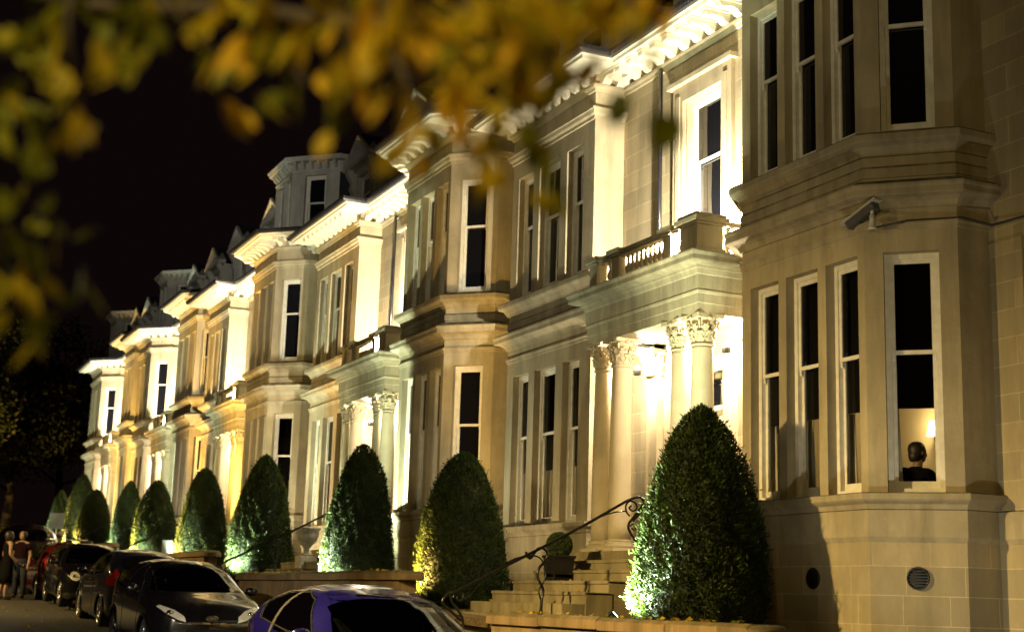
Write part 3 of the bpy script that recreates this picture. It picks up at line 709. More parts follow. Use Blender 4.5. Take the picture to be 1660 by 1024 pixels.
sconce((15.5, 17.15, 2.85), 'lit wall lamp seen through the canted window of the near bay')
sconce((14.8, 21.4, 2.35), 'wall lamp behind the curtains of the three tall windows left of the steps')
light('room_light', 'POINT', (13.2, 13.4, 2.9), 22, (1, .80, .45), .15)
light('room_light', 'POINT', (12.3, 21.4, 2.6), 26, (1, .86, .58), .15)
# table and diner
t = root('dining_table', (12.75, 13.9, .8), 'table under a white cloth behind the near bay window', 'table')
q = MB(); q.lathe((12.75, 13.9, .8), [(.5, .72), (.5, .74), (.001, .745)], 24); q.lathe((12.75, 13.9, .8), [(.52, .3), (.51, .73), (.5, .742)], 24); q.build('tablecloth', 'table_cloth', t)
q = MB(); q.lathe((12.75, 13.9, .8), [(.25, 0), (.06, .06), (.05, .7)], 12); q.build('pedestal', 'room_floor', t)
q = MB(); cx_, cy_ = 12.62, 13.98; q.lathe((cx_, cy_, 1.545), [(.05, 0), (.05, .01), (.012, .02), (.012, .12), (.03, .14)], 10); cn = q.build('candlestick', 'chrome', None)
tag(cn, 'small lit candlestick on the white dining table behind the bay window', 'candlestick')
q = MB(); q.lathe((cx_, cy_, 1.685), [(.009, 0), (.009, .08), (.014, .10), (.012, .13), (.001, .17)], 8); fl = q.build('flame', 'flame', cn)
P0 = Vector((11.55, 13.28, .66))
pr = root('person', tuple(P0), 'man in a dark jacket seated at a table behind the near bay window', 'person')
F_ = Vector((.85, .25, 0)).normalized(); R_ = Vector((F_.y, -F_.x, 0))
def L_(f, r, z): v = F_ * f + R_ * r; return (v.x, v.y, z)
nd = [(L_(0, 0, .50), (.17, .13)), (L_(.02, 0, .68), (.15, .12)), (L_(.06, 0, .86), (.17, .12)), (L_(.08, 0, .98), (.13, .09)), (L_(.10, 0, 1.06), .058),
      (L_(.08, .18, .99), .068), (L_(.14, .27, .80), .056), (L_(.34, .30, .74), .042), (L_(.50, .24, .77), .030),
      (L_(.08, -.18, .99), .068), (L_(.14, -.27, .80), .056), (L_(.36, -.26, .75), .042), (L_(.50, -.20, .78), .030),
      (L_(.16, .10, .49), .10), (L_(.44, .12, .50), .075), (L_(.46, .12, .12), .055), (L_(.58, .12, .05), .04),
      (L_(.16, -.10, .49), .10), (L_(.44, -.12, .50), .075), (L_(.46, -.12, .12), .055), (L_(.58, -.12, .05), .04)]
ed = [(0, 1), (1, 2), (2, 3), (3, 4), (3, 5), (5, 6), (6, 7), (7, 8), (3, 9), (9, 10), (10, 11), (11, 12), (0, 13), (13, 14), (14, 15), (15, 16), (0, 17), (17, 18), (18, 19), (19, 20)]
jacket = skin_body('jacket', nd, ed, 'cloth_black', pr)
HF = Vector((.97, -.24, 0)); q = MB(); head(q, L_(.13, 0, 1.235), HF, .105); q.tube([L_(.09, 0, 1.02), L_(.12, 0, 1.16)], [.06, .052], 12); q.build('body', 'skin', pr, local=True)
for sgn in (1, -1):
    hn = [(L_(.50, .22 * sgn, .775), .026)]; he = []
    hand_nodes(hn, he, 0, F_, R_ * sgn, (0, 0, 1)); skin_body('hand', hn, he, 'skin', pr, 1)
q = MB(); hc = Vector(L_(.13, 0, 1.20)) - HF * .026; q.lathe(tuple(hc), [(.080, -.03), (.094, .01), (.103, .06), (.102, .10), (.083, .145), (.045, .17), (.001, .175)], 18); hc2 = hc - HF * .02; q.lathe((hc2.x, hc2.y, 1.13), [(.058, 0), (.074, .03), (.085, .08), (.07, .12)], 14); q.build('hair', 'hair', pr, local=True)
ch = root('dining_chair', (P0.x, P0.y, .8), 'dark dining chair under the seated man behind the bay window', 'chair')
q = MB(); q.box(P0.x - .24, P0.x + .24, P0.y - .24, P0.y + .24, 1.17, 1.22); q.build('seat', 'room_floor', ch)
for a in (-1, 1):
    for b in (-1, 1): q = MB(); q.tube([(P0.x + a * .2, P0.y + b * .2, .8), (P0.x + a * .2, P0.y + b * .2, 1.17)], .02, 6); q.build('leg', 'room_floor', ch)
# bedside-style lamp in the third house's bay window
tl = root('table_lamp', (11.12, 36.35, 2.05), 'small lamp with a lit red shade in a ground-floor bay window', 'table lamp')
q = MB(); q.lathe((11.12, 36.35, 2.05), [(.09, 0), (.09, .02), (.02, .05), (.035, .15), (.015, .25), (.012, .40)], 12); q.build('lamp_base', 'terracotta', tl)
q = MB(); q.lathe((11.12, 36.35, 2.38), [(.17, 0), (.15, .25), (.145, .25), (.165, 0)], 20); q.build('lamp_shade', 'shade_red', tl)
q = MB(); q.box(10.98, 11.3, 36.1, 36.6, 2.0, 2.05); q.box(11.1, 11.18, 36.3, 36.4, 1.3, 2.0); q.box(11.0, 11.28, 36.2, 36.5, 1.3, 1.34); tag(q.build('side_table', 'room_floor'), 'small side table holding the red-shaded lamp', 'table')

# ------------------------------------------------------------------ small things on the near house
h0 = HOUSE[0]
def on_cant(s, z, o=0.0): F = Fr((10.7, 11.5), (10.0, 12.2)); return F.P(s, z, o)
FC = Fr((10.7, 11.5), (10.0, 12.2)); FF = Fr((10, 12.2), (10, 14.56))
def vent(F, s, z, label):
    v = MB(); n = F.n; c = Vector(F.P(s, z, .0)); d3 = Vector((F.d.x, F.d.y, 0)); n3 = Vector((n.x, n.y, 0)); r = .108
    ring = [c + n3 * .03 + (d3 * math.cos(a) + Vector((0, 0, 1)) * math.sin(a)) * r for a in [2 * PI * i / 24 for i in range(25)]]
    v.tube(ring, .012, 6)
    v.add([c + n3 * .012 + (d3 * math.cos(a) + Vector((0, 0, 1)) * math.sin(a)) * r for a in [2 * PI * i / 24 for i in range(24)]], [tuple(range(24))])
    for k in range(-3, 4):
        w = math.sqrt(max(0, r * r - (k * .03) ** 2)); p = c + n3 * .02 + Vector((0, 0, k * .03)); v.tube([p - d3 * w, p + d3 * w], .007, 5)
    return tag(v.build('air_vent', 'vent_black'), label, 'vent', 'round air vents in the base of the near bay')
vent(FC, .50, .37, 'round black air vent in the canted side of the near bay')
vent(FF, .95, .36, 'round black air vent on the shaded front of the near bay beside the tree')
for (Y_, z_, X_, lb) in ((22.1, .25, 10.6, 'round black air vent low on the flat front left of the steps'),):
    vent(Fr((10.6, 19.64), (10.6, 22.75)), 22.2 - 19.64, z_, lb)
cc = root('security_camera', (9.95, 12.18, 4.2), 'grey security camera on a white bracket under the string course of the near bay', 'camera')
q = MB(); B0 = Vector((9.97, 12.02, 4.13)); q.lathe(B0, [(.06, 0), (.045, .02), (.03, .10), (.035, .16)], 10); q.tube([B0 + Vector((0, 0, .14)), B0 + Vector((-.02, -.02, .26))], .02, 8); q.build('bracket', 'cctv_white', cc)
q = MB(); a = Vector((9.99, 11.98, 4.40)); b = Vector((10.0, 12.36, 4.24)) + Vector((-.08,0,0)); dv = (b - a).normalized(); sd = dv.cross(Vector((0, 0, 1))).normalized(); u2 = sd.cross(dv)
def cb(l, s, u): return a + dv * l + sd * s + u2 * u
L2 = (b - a).length
q.prism([(-.05, -.05), (.05, -.05), (.055, .03), (.035, .05), (-.035, .05), (-.055, .03)], lambda s, u: cb(0, s, u), lambda s, u: cb(L2, s, u))
hs = q.build('housing', 'cctv_grey', cc)
q = MB(); q.prism([(-.062, .035), (.062, .035), (.05, .068), (-.05, .068)], lambda s, u: cb(-.05, s, u), lambda s, u: cb(L2 + .06, s, u)); q.build('sun_shield', 'cctv_white', hs)
q = MB(); q.tube([B0 + Vector((.02, 0, .02)), (10.3, 11.83, 4.235), (10.72, 11.44, 4.24), (11.1, 11.40, 4.20), (11.13, 10.9, 4.20), (11.13, 10.0, 4.22), (11.13, 7.0, 4.3)], .011, 6)
tag(q.build('cable', 'cable'), 'thin dark cable running along the plain wall at the right of the near bay', 'cable')

# ------------------------------------------------------------------ steps, garden walls, handrails
NTH = ['with the green-lit yew at its right and a black planter on it', 'behind the purple car, left of the second yew pair', 'of the third porch, partly hidden by the parked cars', 'of the fourth porch, hidden mostly by yews', 'of the farthest porch']
for k, H in enumerate(HS):
    p0, p1 = H['port']; z = H['z']; y0, y1 = p0 + .35, p1 + .1; zp = road_z(p0) + .11
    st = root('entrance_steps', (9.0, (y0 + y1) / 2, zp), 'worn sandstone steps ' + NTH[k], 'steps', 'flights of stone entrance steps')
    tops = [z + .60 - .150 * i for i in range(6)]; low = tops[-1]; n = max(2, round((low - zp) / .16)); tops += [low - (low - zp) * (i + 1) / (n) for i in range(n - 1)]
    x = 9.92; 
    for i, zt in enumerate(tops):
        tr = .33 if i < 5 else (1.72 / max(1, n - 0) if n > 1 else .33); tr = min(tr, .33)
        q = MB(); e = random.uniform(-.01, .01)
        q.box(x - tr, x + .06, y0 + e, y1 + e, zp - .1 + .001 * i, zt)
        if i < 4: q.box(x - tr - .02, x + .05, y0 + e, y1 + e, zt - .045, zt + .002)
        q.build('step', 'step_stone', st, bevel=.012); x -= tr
WALLS = [(10.45, 15.9, -.13, 'low stone wall in front of the nearest yew, with a rounded right end'), (18.95, 27.75, .385, 'stone wall behind the purple car'),
         (30.6, 39.9, .88, 'stone wall behind the black cars, below the yellow-lit yews'), (42.6, 51.2, 1.32, 'stone wall far along the street behind the dark cars'), (53.7, 62.2, 1.95, 'farthest stone garden wall by the white sign'), (64.7, 72, 2.3, 'last stretch of stone wall past the final porch')]
for y0, y1, zt, lb in WALLS:
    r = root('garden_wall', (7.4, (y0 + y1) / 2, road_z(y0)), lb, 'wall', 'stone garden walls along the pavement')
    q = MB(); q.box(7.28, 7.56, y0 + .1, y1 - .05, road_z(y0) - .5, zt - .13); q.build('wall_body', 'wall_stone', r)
    c = MB(); ysc = list(np.arange(y0, y1 - .4, 1.35)) + [y1]
    pr_ = [(7.22, zt - .13), (7.62, zt - .13), (7.62, zt - .04), (7.56, zt), (7.28, zt + .005), (7.22, zt - .03)]
    for a, b in zip(ysc[:-1], ysc[1:]):
        j = random.uniform(-.006, .006); c.prism(pr_, lambda x, zz: (x, a + .004, zz + j), lambda x, zz: (x, b - .004, zz + j))
    c.lathe((7.42, y0 + .01, zt - .13), [(.2, 0), (.2, .09), (.15, .125), (.001, .13)], 20)
    c.build('coping', 'wall_stone', r, bevel=.01)
def bez(pts, n=6):
    """Catmull-Rom through the points"""
    P_ = [Vector(p) for p in pts]; out = []
    for i in range(len(P_) - 1):
        a, b, c, d = P_[max(i - 1, 0)], P_[i], P_[i + 1], P_[min(i + 2, len(P_) - 1)]
        for k in range(n):
            t = k / n; out.append(.5 * ((2 * b) + (c - a) * t + (2 * a - 5 * b + 4 * c - d) * t * t + (3 * b - a - 3 * c + d) * t ** 3))
    out.append(P_[-1]); return out
def handrail(y, dz, label, dx=0):
    r = root('handrail', (8.2 + dx, y, -.1 + dz), label, 'handrail', 'wrought iron handrails beside the steps')
    g = lambda L: bez([(a + dx, y, b + dz) for a, b in L])
    q = MB(); q.tube(g([(9.38, 1.08), (9.5, 1.2), (9.54, 1.33), (9.48, 1.39), (9.33, 1.345), (9.15, 1.25), (8.7, 1.0), (8.18, .73), (7.92, .6), (7.42, .35), (6.94, .11), (6.80, .05), (6.76, -.04), (6.88, -.14), (7.01, -.24)]), .019, 8); q.build('rail', 'wrought_iron', r)
    q = MB(); q.tube(g([(9.53, 1.34), (9.51, 1.26), (9.42, 1.15), (9.32, 1.02), (9.36, .91), (9.44, .80), (9.42, .68), (9.40, .56)]), .017, 8)
    q.tube(g([(9.34, 1.14), (9.29, 1.19), (9.28, 1.27), (9.34, 1.33), (9.42, 1.31), (9.44, 1.24), (9.38, 1.205), (9.33, 1.24), (9.36, 1.27)]), .013, 7)
    q.tube(g([(9.33, 1.0), (9.40, 1.04), (9.44, 1.0), (9.40, .965), (9.37, .99)]), .011, 7); q.build('newel', 'wrought_iron', r)
    q = MB(); q.tube(g([(9.29, 1.20), (9.1, 1.17), (8.9, 1.10), (8.7, .985)]), .010, 6); q.tube(g([(7.42, .34), (7.65, .50), (7.88, .565), (8.05, .55), (8.14, .40), (8.11, .25), (8.05, .14), (8.10, 0.0)]), .010, 6)
    q.tube(g([(8.13, .66), (8.19, .645), (8.3, .72), (8.42, .83), (8.55, .92)]), .010, 6); q.tube(g([(6.98, .1), (7.05, .02), (7.15, .1), (7.3, .27), (7.42, .35)]), .010, 6); q.build('tie_bar', 'wrought_iron', r)
    q = MB(); q.tube(g([(7.86, .62), (7.87, .57), (7.92, .54), (7.97, .60), (8.02, .66), (8.09, .67), (8.15, .62), (8.14, .53), (8.05, .43), (8.03, .31), (8.11, .16), (8.09, .0), (8.10, -.25)]), .017, 8)
    q.tube(g([(8.10, .66), (8.12, .71), (8.17, .72), (8.19, .69)]), .010, 6); q.build('baluster_post', 'wrought_iron', r)
    q = MB(); q.tube(g([(6.86, .07), (6.88, -.02), (6.95, -.1), (7.02, -.2), (7.04, -.32), (7.0, -.5), (7.0, -.95)]), .017, 8)
    q.tube(g([(6.9, .03), (6.92, .08), (6.98, .10), (7.03, .06), (7.0, .0), (6.95, .01), (6.95, .05)]), .012, 7); q.tube(g([(7.02, -.2), (6.96, -.18), (6.94, -.24), (6.98, -.27)]), .010, 7); q.build('end_post', 'wrought_iron', r)
handrail(16.15, 0, 'black scrolled iron handrail on the steps left of the nearest yew')
handrail(28.05, .42, 'black scrolled iron handrail crossing in front of the dark yew left of the purple car', .0)
handrail(40.3, .80, 'black scrolled handrail between the third pair of yews')
handrail(51.6, 1.2, 'farthest visible scrolled handrail beside the fourth porch')

# ------------------------------------------------------------------ leaves
def leaf_cloud(name, P, D, U, LN, WD, mat, parent=None, tint=None, fold=0.0):
    """one mesh of small leaf quads; P centres, D length axis, U width axis (arrays)"""
    n = len(P); D = D / np.linalg.norm(D, axis=1)[:, None]; U = U - (U * D).sum(1)[:, None] * D; U /= np.linalg.norm(U, axis=1)[:, None] + 1e-9
    Nn = np.cross(D, U); L = LN[:, None]; Wd = WD[:, None]
    v = np.empty((n, 4, 3)); v[:, 0] = P - D * L * .5; v[:, 1] = P + U * Wd * .5 + Nn * fold * Wd; v[:, 2] = P + D * L * .5; v[:, 3] = P - U * Wd * .5 + Nn * fold * Wd
    if parent is not None: v = v - np.array(ORG[parent.name])
    me = bpy.data.meshes.new(name); me.vertices.add(4 * n); me.vertices.foreach_set('co', v.reshape(-1)); me.loops.add(4 * n); me.loops.foreach_set('vertex_index', np.arange(4 * n, dtype=np.int32))
    me.polygons.add(n); me.polygons.foreach_set('loop_start', np.arange(0, 4 * n, 4, dtype=np.int32)); me.polygons.foreach_set('loop_total', np.full(n, 4, dtype=np.int32)); me.update(calc_edges=True)
    t = rng.random(n) if tint is None else tint
    at_ = me.attributes.new('tint', 'FLOAT', 'POINT'); at_.data.foreach_set('value', np.repeat(t, 4).astype(np.float32))
    me.materials.append(MATS[mat]); ob = bpy.data.objects.new(name, me); COL.objects.link(ob)
    if parent is not None: ob.parent = parent; ORG[ob.name] = ORG[parent.name]
    return ob
rng = np.random.default_rng(11)
YEXP = [.56]
def yew_profile(t): t = np.clip(t, 0, 1); return (1 - t ** 2.1) ** YEXP[0] * (.80 + .20 * np.minimum(1, t / .16))
def yew_meshes(seed, n=34000):
    """unit-size clipped yew (radius 1, height 1 scaled later is wrong for leaves, so real size 0.78 x 2.6)"""
    R, Hh = .76, 2.62
    g = np.random.default_rng(seed)
    t = g.random(n * 2); keep = g.random(n * 2) < yew_profile(t) * .85 + .15; t = t[keep][:n]; m = len(t)
    a = g.random(m) * 2 * PI
    lump = 1 + .045 * np.sin(3 * a + 7 * t + seed) + .04 * np.sin(7 * a - 13 * t + seed * 2) + .03 * np.sin(17 * a + 29 * t)
    dep = np.abs(g.normal(0, .045, m)); strag = g.random(m) < .025; dep[strag] = -g.random(strag.sum()) * .07
    r = R * yew_profile(t) * lump - dep; r = np.maximum(r, 0)
    z = t * Hh + g.normal(0, .01, m); P = np.stack([r * np.cos(a), r * np.sin(a), z], 1)
    out = np.stack([np.cos(a), np.sin(a), .25 + t * .9], 1)
    D = out * .8 + g.normal(0, .55, (m, 3)) + np.array([0, 0, .25]); U = g.normal(0, 1, (m, 3))
    LN = .040 + .035 * g.random(m); WD = .011 + .010 * g.random(m)
    LN[strag] *= 1.2
    tint = np.clip(.45 + .25 * np.sin(5 * a + 11 * t) * np.sin(9 * t * 3 + a) + g.normal(0, .18, m), 0, 1)
    return P, D, U, LN, WD, tint
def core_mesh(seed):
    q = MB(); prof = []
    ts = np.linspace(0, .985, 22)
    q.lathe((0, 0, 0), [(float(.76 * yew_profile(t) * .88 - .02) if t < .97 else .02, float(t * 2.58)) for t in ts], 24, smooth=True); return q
PROTO = []
def yew(i, x, y, zb, zt, wid, label):
    hgt = zt - zb
    r = root('clipped_yew', (x, y, zb), label, 'yew', 'clipped yew cones flanking the entrance steps', rz=i * 1.7)
    v = i % 3
    if len(PROTO) <= v:
        YEXP[0] = (.61, .54, .56)[v]
        P, D, U, LN, WD, tint = yew_meshes(5 + v)
        ORG['tmp'] = (0, 0, 0); f = leaf_cloud('foliage', P, D, U, LN, WD, 'yew_leaf', None, tint, .25); f.parent = r
        c = core_mesh(v).build('trunk', 'yew_core', r, local=True); c.name = 'branch_core'
        PROTO.append((f, c))
    else:
        for o in PROTO[v]:
            q = o.copy(); COL.objects.link(q); q.parent = r
    for ch in r.children: ch.scale = (wid / 1.56, wid / 1.56, hgt / 2.62)
    q = MB(); q.tube([(x, y, zb - .3), (x, y, zb + .25)], [.10, .08], 10); tr_ = q.build('trunk', 'bark', r); 
    return r
YEW = [(8.8, 13.62, -.34, 2.26, 1.58, 'nearest clipped yew, its lower left side lit bright green by a ground lamp'),
       (8.8, 20.38, -.14, 2.27, 1.46, 'dark clipped yew left of the steps, lit yellow at its foot'),
       (8.8, 25.11, .02, 2.79, 1.38, 'clipped yew behind the purple car with a bright green left edge'),
       (8.8, 31.77, .22, 3.12, 1.52, 'dense dark yew in front of the third bay with light showing through gaps'),
       (8.8, 37.56, .50, 3.22, 1.36, 'slim clipped yew with a yellow-lit left edge in front of the third porch'),
       (8.8, 43.66, .62, 3.28, 1.42, 'clipped yew lit yellow on the left and green on the right'),
       (8.8, 48.05, .85, 3.54, 1.18, 'clipped yew with a pale green-lit left edge beside the fourth flat front'),
       (8.8, 54.71, 1.05, 3.62, 1.40, 'yellow-edged clipped yew standing right of the two farthest ones'),
       (8.8, 58.16, 1.35, 4.42, 1.34, 'tall dark clipped yew, second from the left, glowing yellow at its left'),
       (8.8, 63.83, 1.55, 4.12, 1.05, 'leftmost clipped yew, washed in green light behind the white sign')]
for i, a in enumerate(YEW): yew(i, *a)
# ground lamps
GREEN = (.84, 1.0, .70); GOLD = (1.0, .60, .14)
def flood(x, y, z, col, power, target, label, size=150, lens='lens_warm'):
    r = root('ground_lamp', (x, y, z), label, 'floodlight', 'ground floodlights beside the yews'); d = (Vector(target) - Vector((x, y, z + .12))).normalized()
    s = d.cross(Vector((0, 0, 1))).normalized(); u = s.cross(d); C = Vector((x, y, z + .14))
    q = MB(); q.prism([(-.06, -.045), (.06, -.045), (.06, .045), (-.06, .045)], lambda a, b: C + s * a + u * b - d * .05, lambda a, b: C + s * a * 1.15 + u * b * 1.15 + d * .03); q.build('lamp_housing', 'vent_black', r)
    q = MB(); q.prism([(-.055, -.04), (.055, -.04), (.055, .04), (-.055, .04)], lambda a, b: C + s * a + u * b + d * .028, lambda a, b: C + s * a + u * b + d * .034); q.build('lens', lens, r)
    q = MB(); q.tube([(x, y, z - .15), (x, y, z + .07)], .02, 6); q.build('stake', 'vent_black', r)
    light('ground_lamp_light', 'SPOT', C + d * .06, power, col, .05, C + d * 2, size, .5)
FL = [(0, GREEN, 190, -.93, .34), (1, GOLD, 170, -.92, .12), (2, GREEN, 190, -.90, .40), (3, GREEN, 100, -.92, .40), (4, GOLD, 260, -.88, .28), (5, GOLD, 260, -.90, .30), (5, GREEN, 70, -.80, -.62),
      (6, GREEN, 150, -.80, .28), (7, GOLD, 280, -.88, .22), (8, GOLD, 280, -.86, .22), (9, GREEN, 170, -.80, -.15), (3, GREEN, 70, -.90, -.40)]
FN = ['nearest yew, shining greenish white', 'second yew, shining yellow', 'yew behind the purple car', 'dark yew with gaps, at its left foot', 'slim yew of the third porch', 'two-coloured yew, the yellow lamp', 'two-coloured yew, the green lamp', 'pale green yew', 'third yew from the left', 'tall second yew from the left', 'leftmost yew', 'dark yew with gaps, at its right foot']
for j, (i, col, pw, dx, dy) in enumerate(FL):
    x, y, zb = YEW[i][:3]
    flood(x + dx, y + dy, zb + .08, col, pw * (16 if col is GREEN and i in (0, 2, 3, 6) else 11 if col is GREEN else (10 if y < 30 else 24)), (x + .1, y, zb + 1.25), 'small ground floodlight at the foot of the ' + FN[j], 112, 'lens_green' if col is GREEN else 'lens_warm')

# facade uplighters in the beds
for k, H in enumerate(HS):
    for a, col, pw, nm in ((sum(H['bay']) / 2 - .6, (.88, 1.0, .78), 480, 'bay'), (sum(H['flat']) / 2 + .4, (1.0, .86, .60), 480, 'flat front')):
        zb = garden_z(a) + .05; X_ = 7.95
        if k == 0 and nm == 'bay': X_, a, pw, col, zb = 8.4, 10.1, 110, (1.0, .95, .74), zb - .22
        if k == 0 and nm != 'bay': pw, col = 260, (1.0, .78, .42)
        flood(X_, a, zb, col, pw * (1 + .12 * k), (10.6, a + (.7 if k == 0 and nm == 'bay' else .3), zb + (2.6 if k == 0 and nm == 'bay' else 4.2)), 'facade floodlight in the bed before the %s of the %s house from the right' % (nm, ('first', 'second', 'third', 'fourth', 'fifth')[k]), 120)
# street lamps across the road light the ground floor, the lamps on porches and balconies light the recesses
for (x, y, z, p) in ((.7, 13.4, 3.0, 5200), (-2.2, 35.5, 4.4, 4300), (-2.2, 60, 5.4, 5200)):
    light('street_lamp_light', 'SPOT', (x, y, z), p, (1.0, .70, .25), .12, (9.5, y + .8, z - 6.6), 104, 1.0)
def porch_lamp(x, y, z, lb, grp, power, col, tgt=None):
    r = root('lamp', (x, y, z), lb, 'lamp', grp)
    q = MB(); q.lathe((x, y, z), [(.05, -.05), (.06, -.04), (.06, .03), (.03, .05)], 12); q.build('lamp_body', 'vent_black', r)
    q = MB(); q.lathe((x, y, z), [(.001, .05), (.05, .052), (.03, .085), (.001, .095)], 12); q.build('lens', 'lens_warm', r)
    light('porch_light', 'POINT', (x, y, z + .16), power, col, .05)
ORD = ['first', 'second', 'third', 'fourth', 'fifth']
for k, H in enumerate(HS):
    p0, p1 = H['port']; z = H['z']; dx = H['dx']; pw = 1.0 + .15 * k
    for a, b, w_ in ((p0 + .25, 'near', 420), (p1 - .45, 'far', 380)):
        porch_lamp(10.62 + dx, a, z + 3.42, 'small up-lamp by the capitals at the %s end of the %s porch from the right' % (b, ORD[k]), 'porch lamps', w_ * pw, WHITE)
    porch_lamp(10.42 + dx, p0 + .55, z + 4.72, 'small flood lamp on the %s balcony from the right, by the bay' % ORD[k], 'balcony lamps', 2500 * pw, (1.0, .90, .68))

# ------------------------------------------------------------------ planters, signs, aerial
def topiary(x, y, z, lb, box='planter_black', s=1.0):
    r = root('planter', (x, y, z), lb, 'planter'); w = .19 * s
    q = MB(); q.prism([(-w * .88, -w * .88), (w * .88, -w * .88), (w * .88, w * .88), (-w * .88, w * .88)], lambda a, b: (x + a, y + b, z), lambda a, b: (x + a * 1.12, y + b * 1.12, z + .36 * s))
    q.box(x - w * 1.08, x + w * 1.08, y - w * 1.08, y + w * 1.08, z + .36 * s, z + .40 * s)
    for k in (-1, 1):
        q.box(x - w * .75, x + w * .75, y - w * 1.03, y - w * .93, z + .05, z + .09); q.box(x - w * 1.03, x - w * .93, y - w * .75, y + w * .75, z + .05, z + .09)
    q.build('box', box, r, bevel=.004)
    g = np.random.default_rng(3); n = 5200; v = g.normal(0, 1, (n, 3)); v /= np.linalg.norm(v, axis=1)[:, None]; R = .215 * s * (1 - np.abs(g.normal(0, .05, n)))
    P = v * R[:, None] + np.array([x, y, z + .56 * s]); leaf_cloud('foliage', P, v + g.normal(0, .7, (n, 3)), g.normal(0, 1, (n, 3)), np.full(n, .028 * s), np.full(n, .016 * s), 'box_leaf', r)
    q = MB(); q.lathe((x, y, z + .56 * s), [(.001, -.19 * s), (.13 * s, -.13 * s), (.185 * s, 0), (.13 * s, .13 * s), (.001, .19 * s)], 14); q.build('branch_core', 'yew_core', r)
    q = MB(); q.tube([(x, y, z + .3), (x, y, z + .5)], .02, 6); q.build('stem', 'bark', r)
topiary(9.10, 17.66, .302, 'clipped box ball in a black square planter on the near entrance steps', s=.86)
r = root('urn', (9.0, 28.95, .62), 'pale weathered stone urn on a block beside the second porch steps', 'urn')
q = MB(); q.box(8.82, 9.18, 28.77, 29.13, .55, .80); q.build('plinth', 'planter_stone', r, bevel=.01)
q = MB(); q.lathe((9.0, 28.95, .80), [(.14, 0), (.14, .04), (.07, .08), (.06, .16), (.11, .22), (.20, .30), (.235, .42), (.24, .52), (.27, .56), (.27, .59), (.22, .60), (.20, .55), (.001, .54)], 20); q.build('bowl', 'planter_stone', r)
def sign(x, y, z0, z1, w, h, lb):
    r = root('sign', (x, y, z0), lb, 'sign')
    q = MB(); q.tube([(x, y, z0), (x, y, z1 + h * .5)], .025, 8); q.build('post', 'sign_white', r)
    d = Vector((-.13, -.99, 0)); sd = Vector((.99, -.13, 0))
    c = Vector((x, y, z1)) + d * .04
    q = MB(); q.prism([(-w / 2, 0), (w / 2, 0), (w / 2, h), (-w / 2, h)], lambda a, b: c + sd * a + Vector((0, 0, b)), lambda a, b: c + sd * a + Vector((0, 0, b)) - d * .02); q.build('plate', 'sign_white' if w > .3 else 'sign_grey', r)
sign(7.15, 52.5, road_z(52.5), 2.02, .50, .55, 'blank white sign plate on a post in front of the leftmost yew')
sign(7.85, 37.2, .45, .92, .26, .36, 'small white sign low at the foot of the two-coloured yew')
q = MB(); A = Vector((13.4, 36.9, 12.9)); q.tube([A, A + Vector((0, 0, 2.0))], .018, 6)
for k in range(5): q.tube([A + Vector((-.1, -.25 + .0 * k, 1.3 + .13 * k)), A + Vector((.1, .25, 1.3 + .13 * k))], .008, 4)
tag(q.build('aerial', 'gutter_iron'), 'thin television aerial on the roof above the third bay', 'aerial')

# ------------------------------------------------------------------ cars
def lerp(pts, t):
    if t <= pts[0][0]: return pts[0][1]
    for (a, u), (b, v) in zip(pts[:-1], pts[1:]):
        if t <= b:
            f = (t - a) / (b - a); f = f * f * (3 - 2 * f) if False else f; return u + (v - u) * f
    return pts[-1][1]
def smooth(pts, t, w=.09):
    return sum(lerp(pts, t + w * k / 3) for k in (-3, -2, -1, 0, 1, 2, 3)) / 7
class Car:
    """local frame: x across (0 = centre line), y along (0 = nose, L = tail), z up from the road"""
    def __init__(c, L, Wd, top, belt, wid, bot, nexp=2.7, roofw=.80): c.L, c.W, c.top, c.belt, c.wid, c.bot, c.n, c.roofw = L, Wd, top, belt, wid, bot, nexp, roofw
    def section(c, y, m=14, k=16):
        T, B, w, b = smooth(c.top, y), smooth(c.belt, y), smooth(c.wid, y, .06), smooth(c.bot, y)
        B = min(B, T - .02); out = []
        for i in range(m + 1):   # side from sill to belt
            t = i / m; z = b + (B - b) * t; s = w * (1 - .10 * (1 - min(1, t / .18)) ** 2 - .035 * max(0, t - .55) ** 2 / .2 - .0 * t)
            out.append((s, z))
        wb = out[-1][0]; lean = max(0, min(1, (T - B - .08) / .35)); n = 2.2 + (c.n - 2.2) * lean
        for i in range(1, k + 1):
            a = PI / 2 * i / k; ca, sa = max(0, math.cos(a)), math.sin(a)
            z = B + (T - B) * sa ** (2 / n); x = wb * ca ** (2 / n)
            x *= 1 - (1 - c.roofw) * lean * (z - B) / (T - B)
            out.append((x, z))
        return out
    def shell(c, arches):
        ys = sorted({round(v, 3) for v in list(np.linspace(0, .35, 9)) + list(np.linspace(.35, c.L - .3, 76)) + list(np.linspace(c.L - .3, c.L, 9))})
        secs = [c.section(y) for y in ys]; m = len(secs[0]); v = []; f = []
        for y, s in zip(ys, secs):
            row = [(x, y, z) for x, z in s] + [(-x, y, z) for x, z in s[-2::-1]]; v += row
        K = 2 * m - 1
        for i in range(len(ys) - 1):
            for j in range(K - 1):
                f.append((i * K + j, (i + 1) * K + j, (i + 1) * K + j + 1, i * K + j + 1))
        f.append(tuple(range(K))); f.append(tuple((len(ys) - 1) * K + j for j in range(K - 1, -1, -1)))
        return v, f
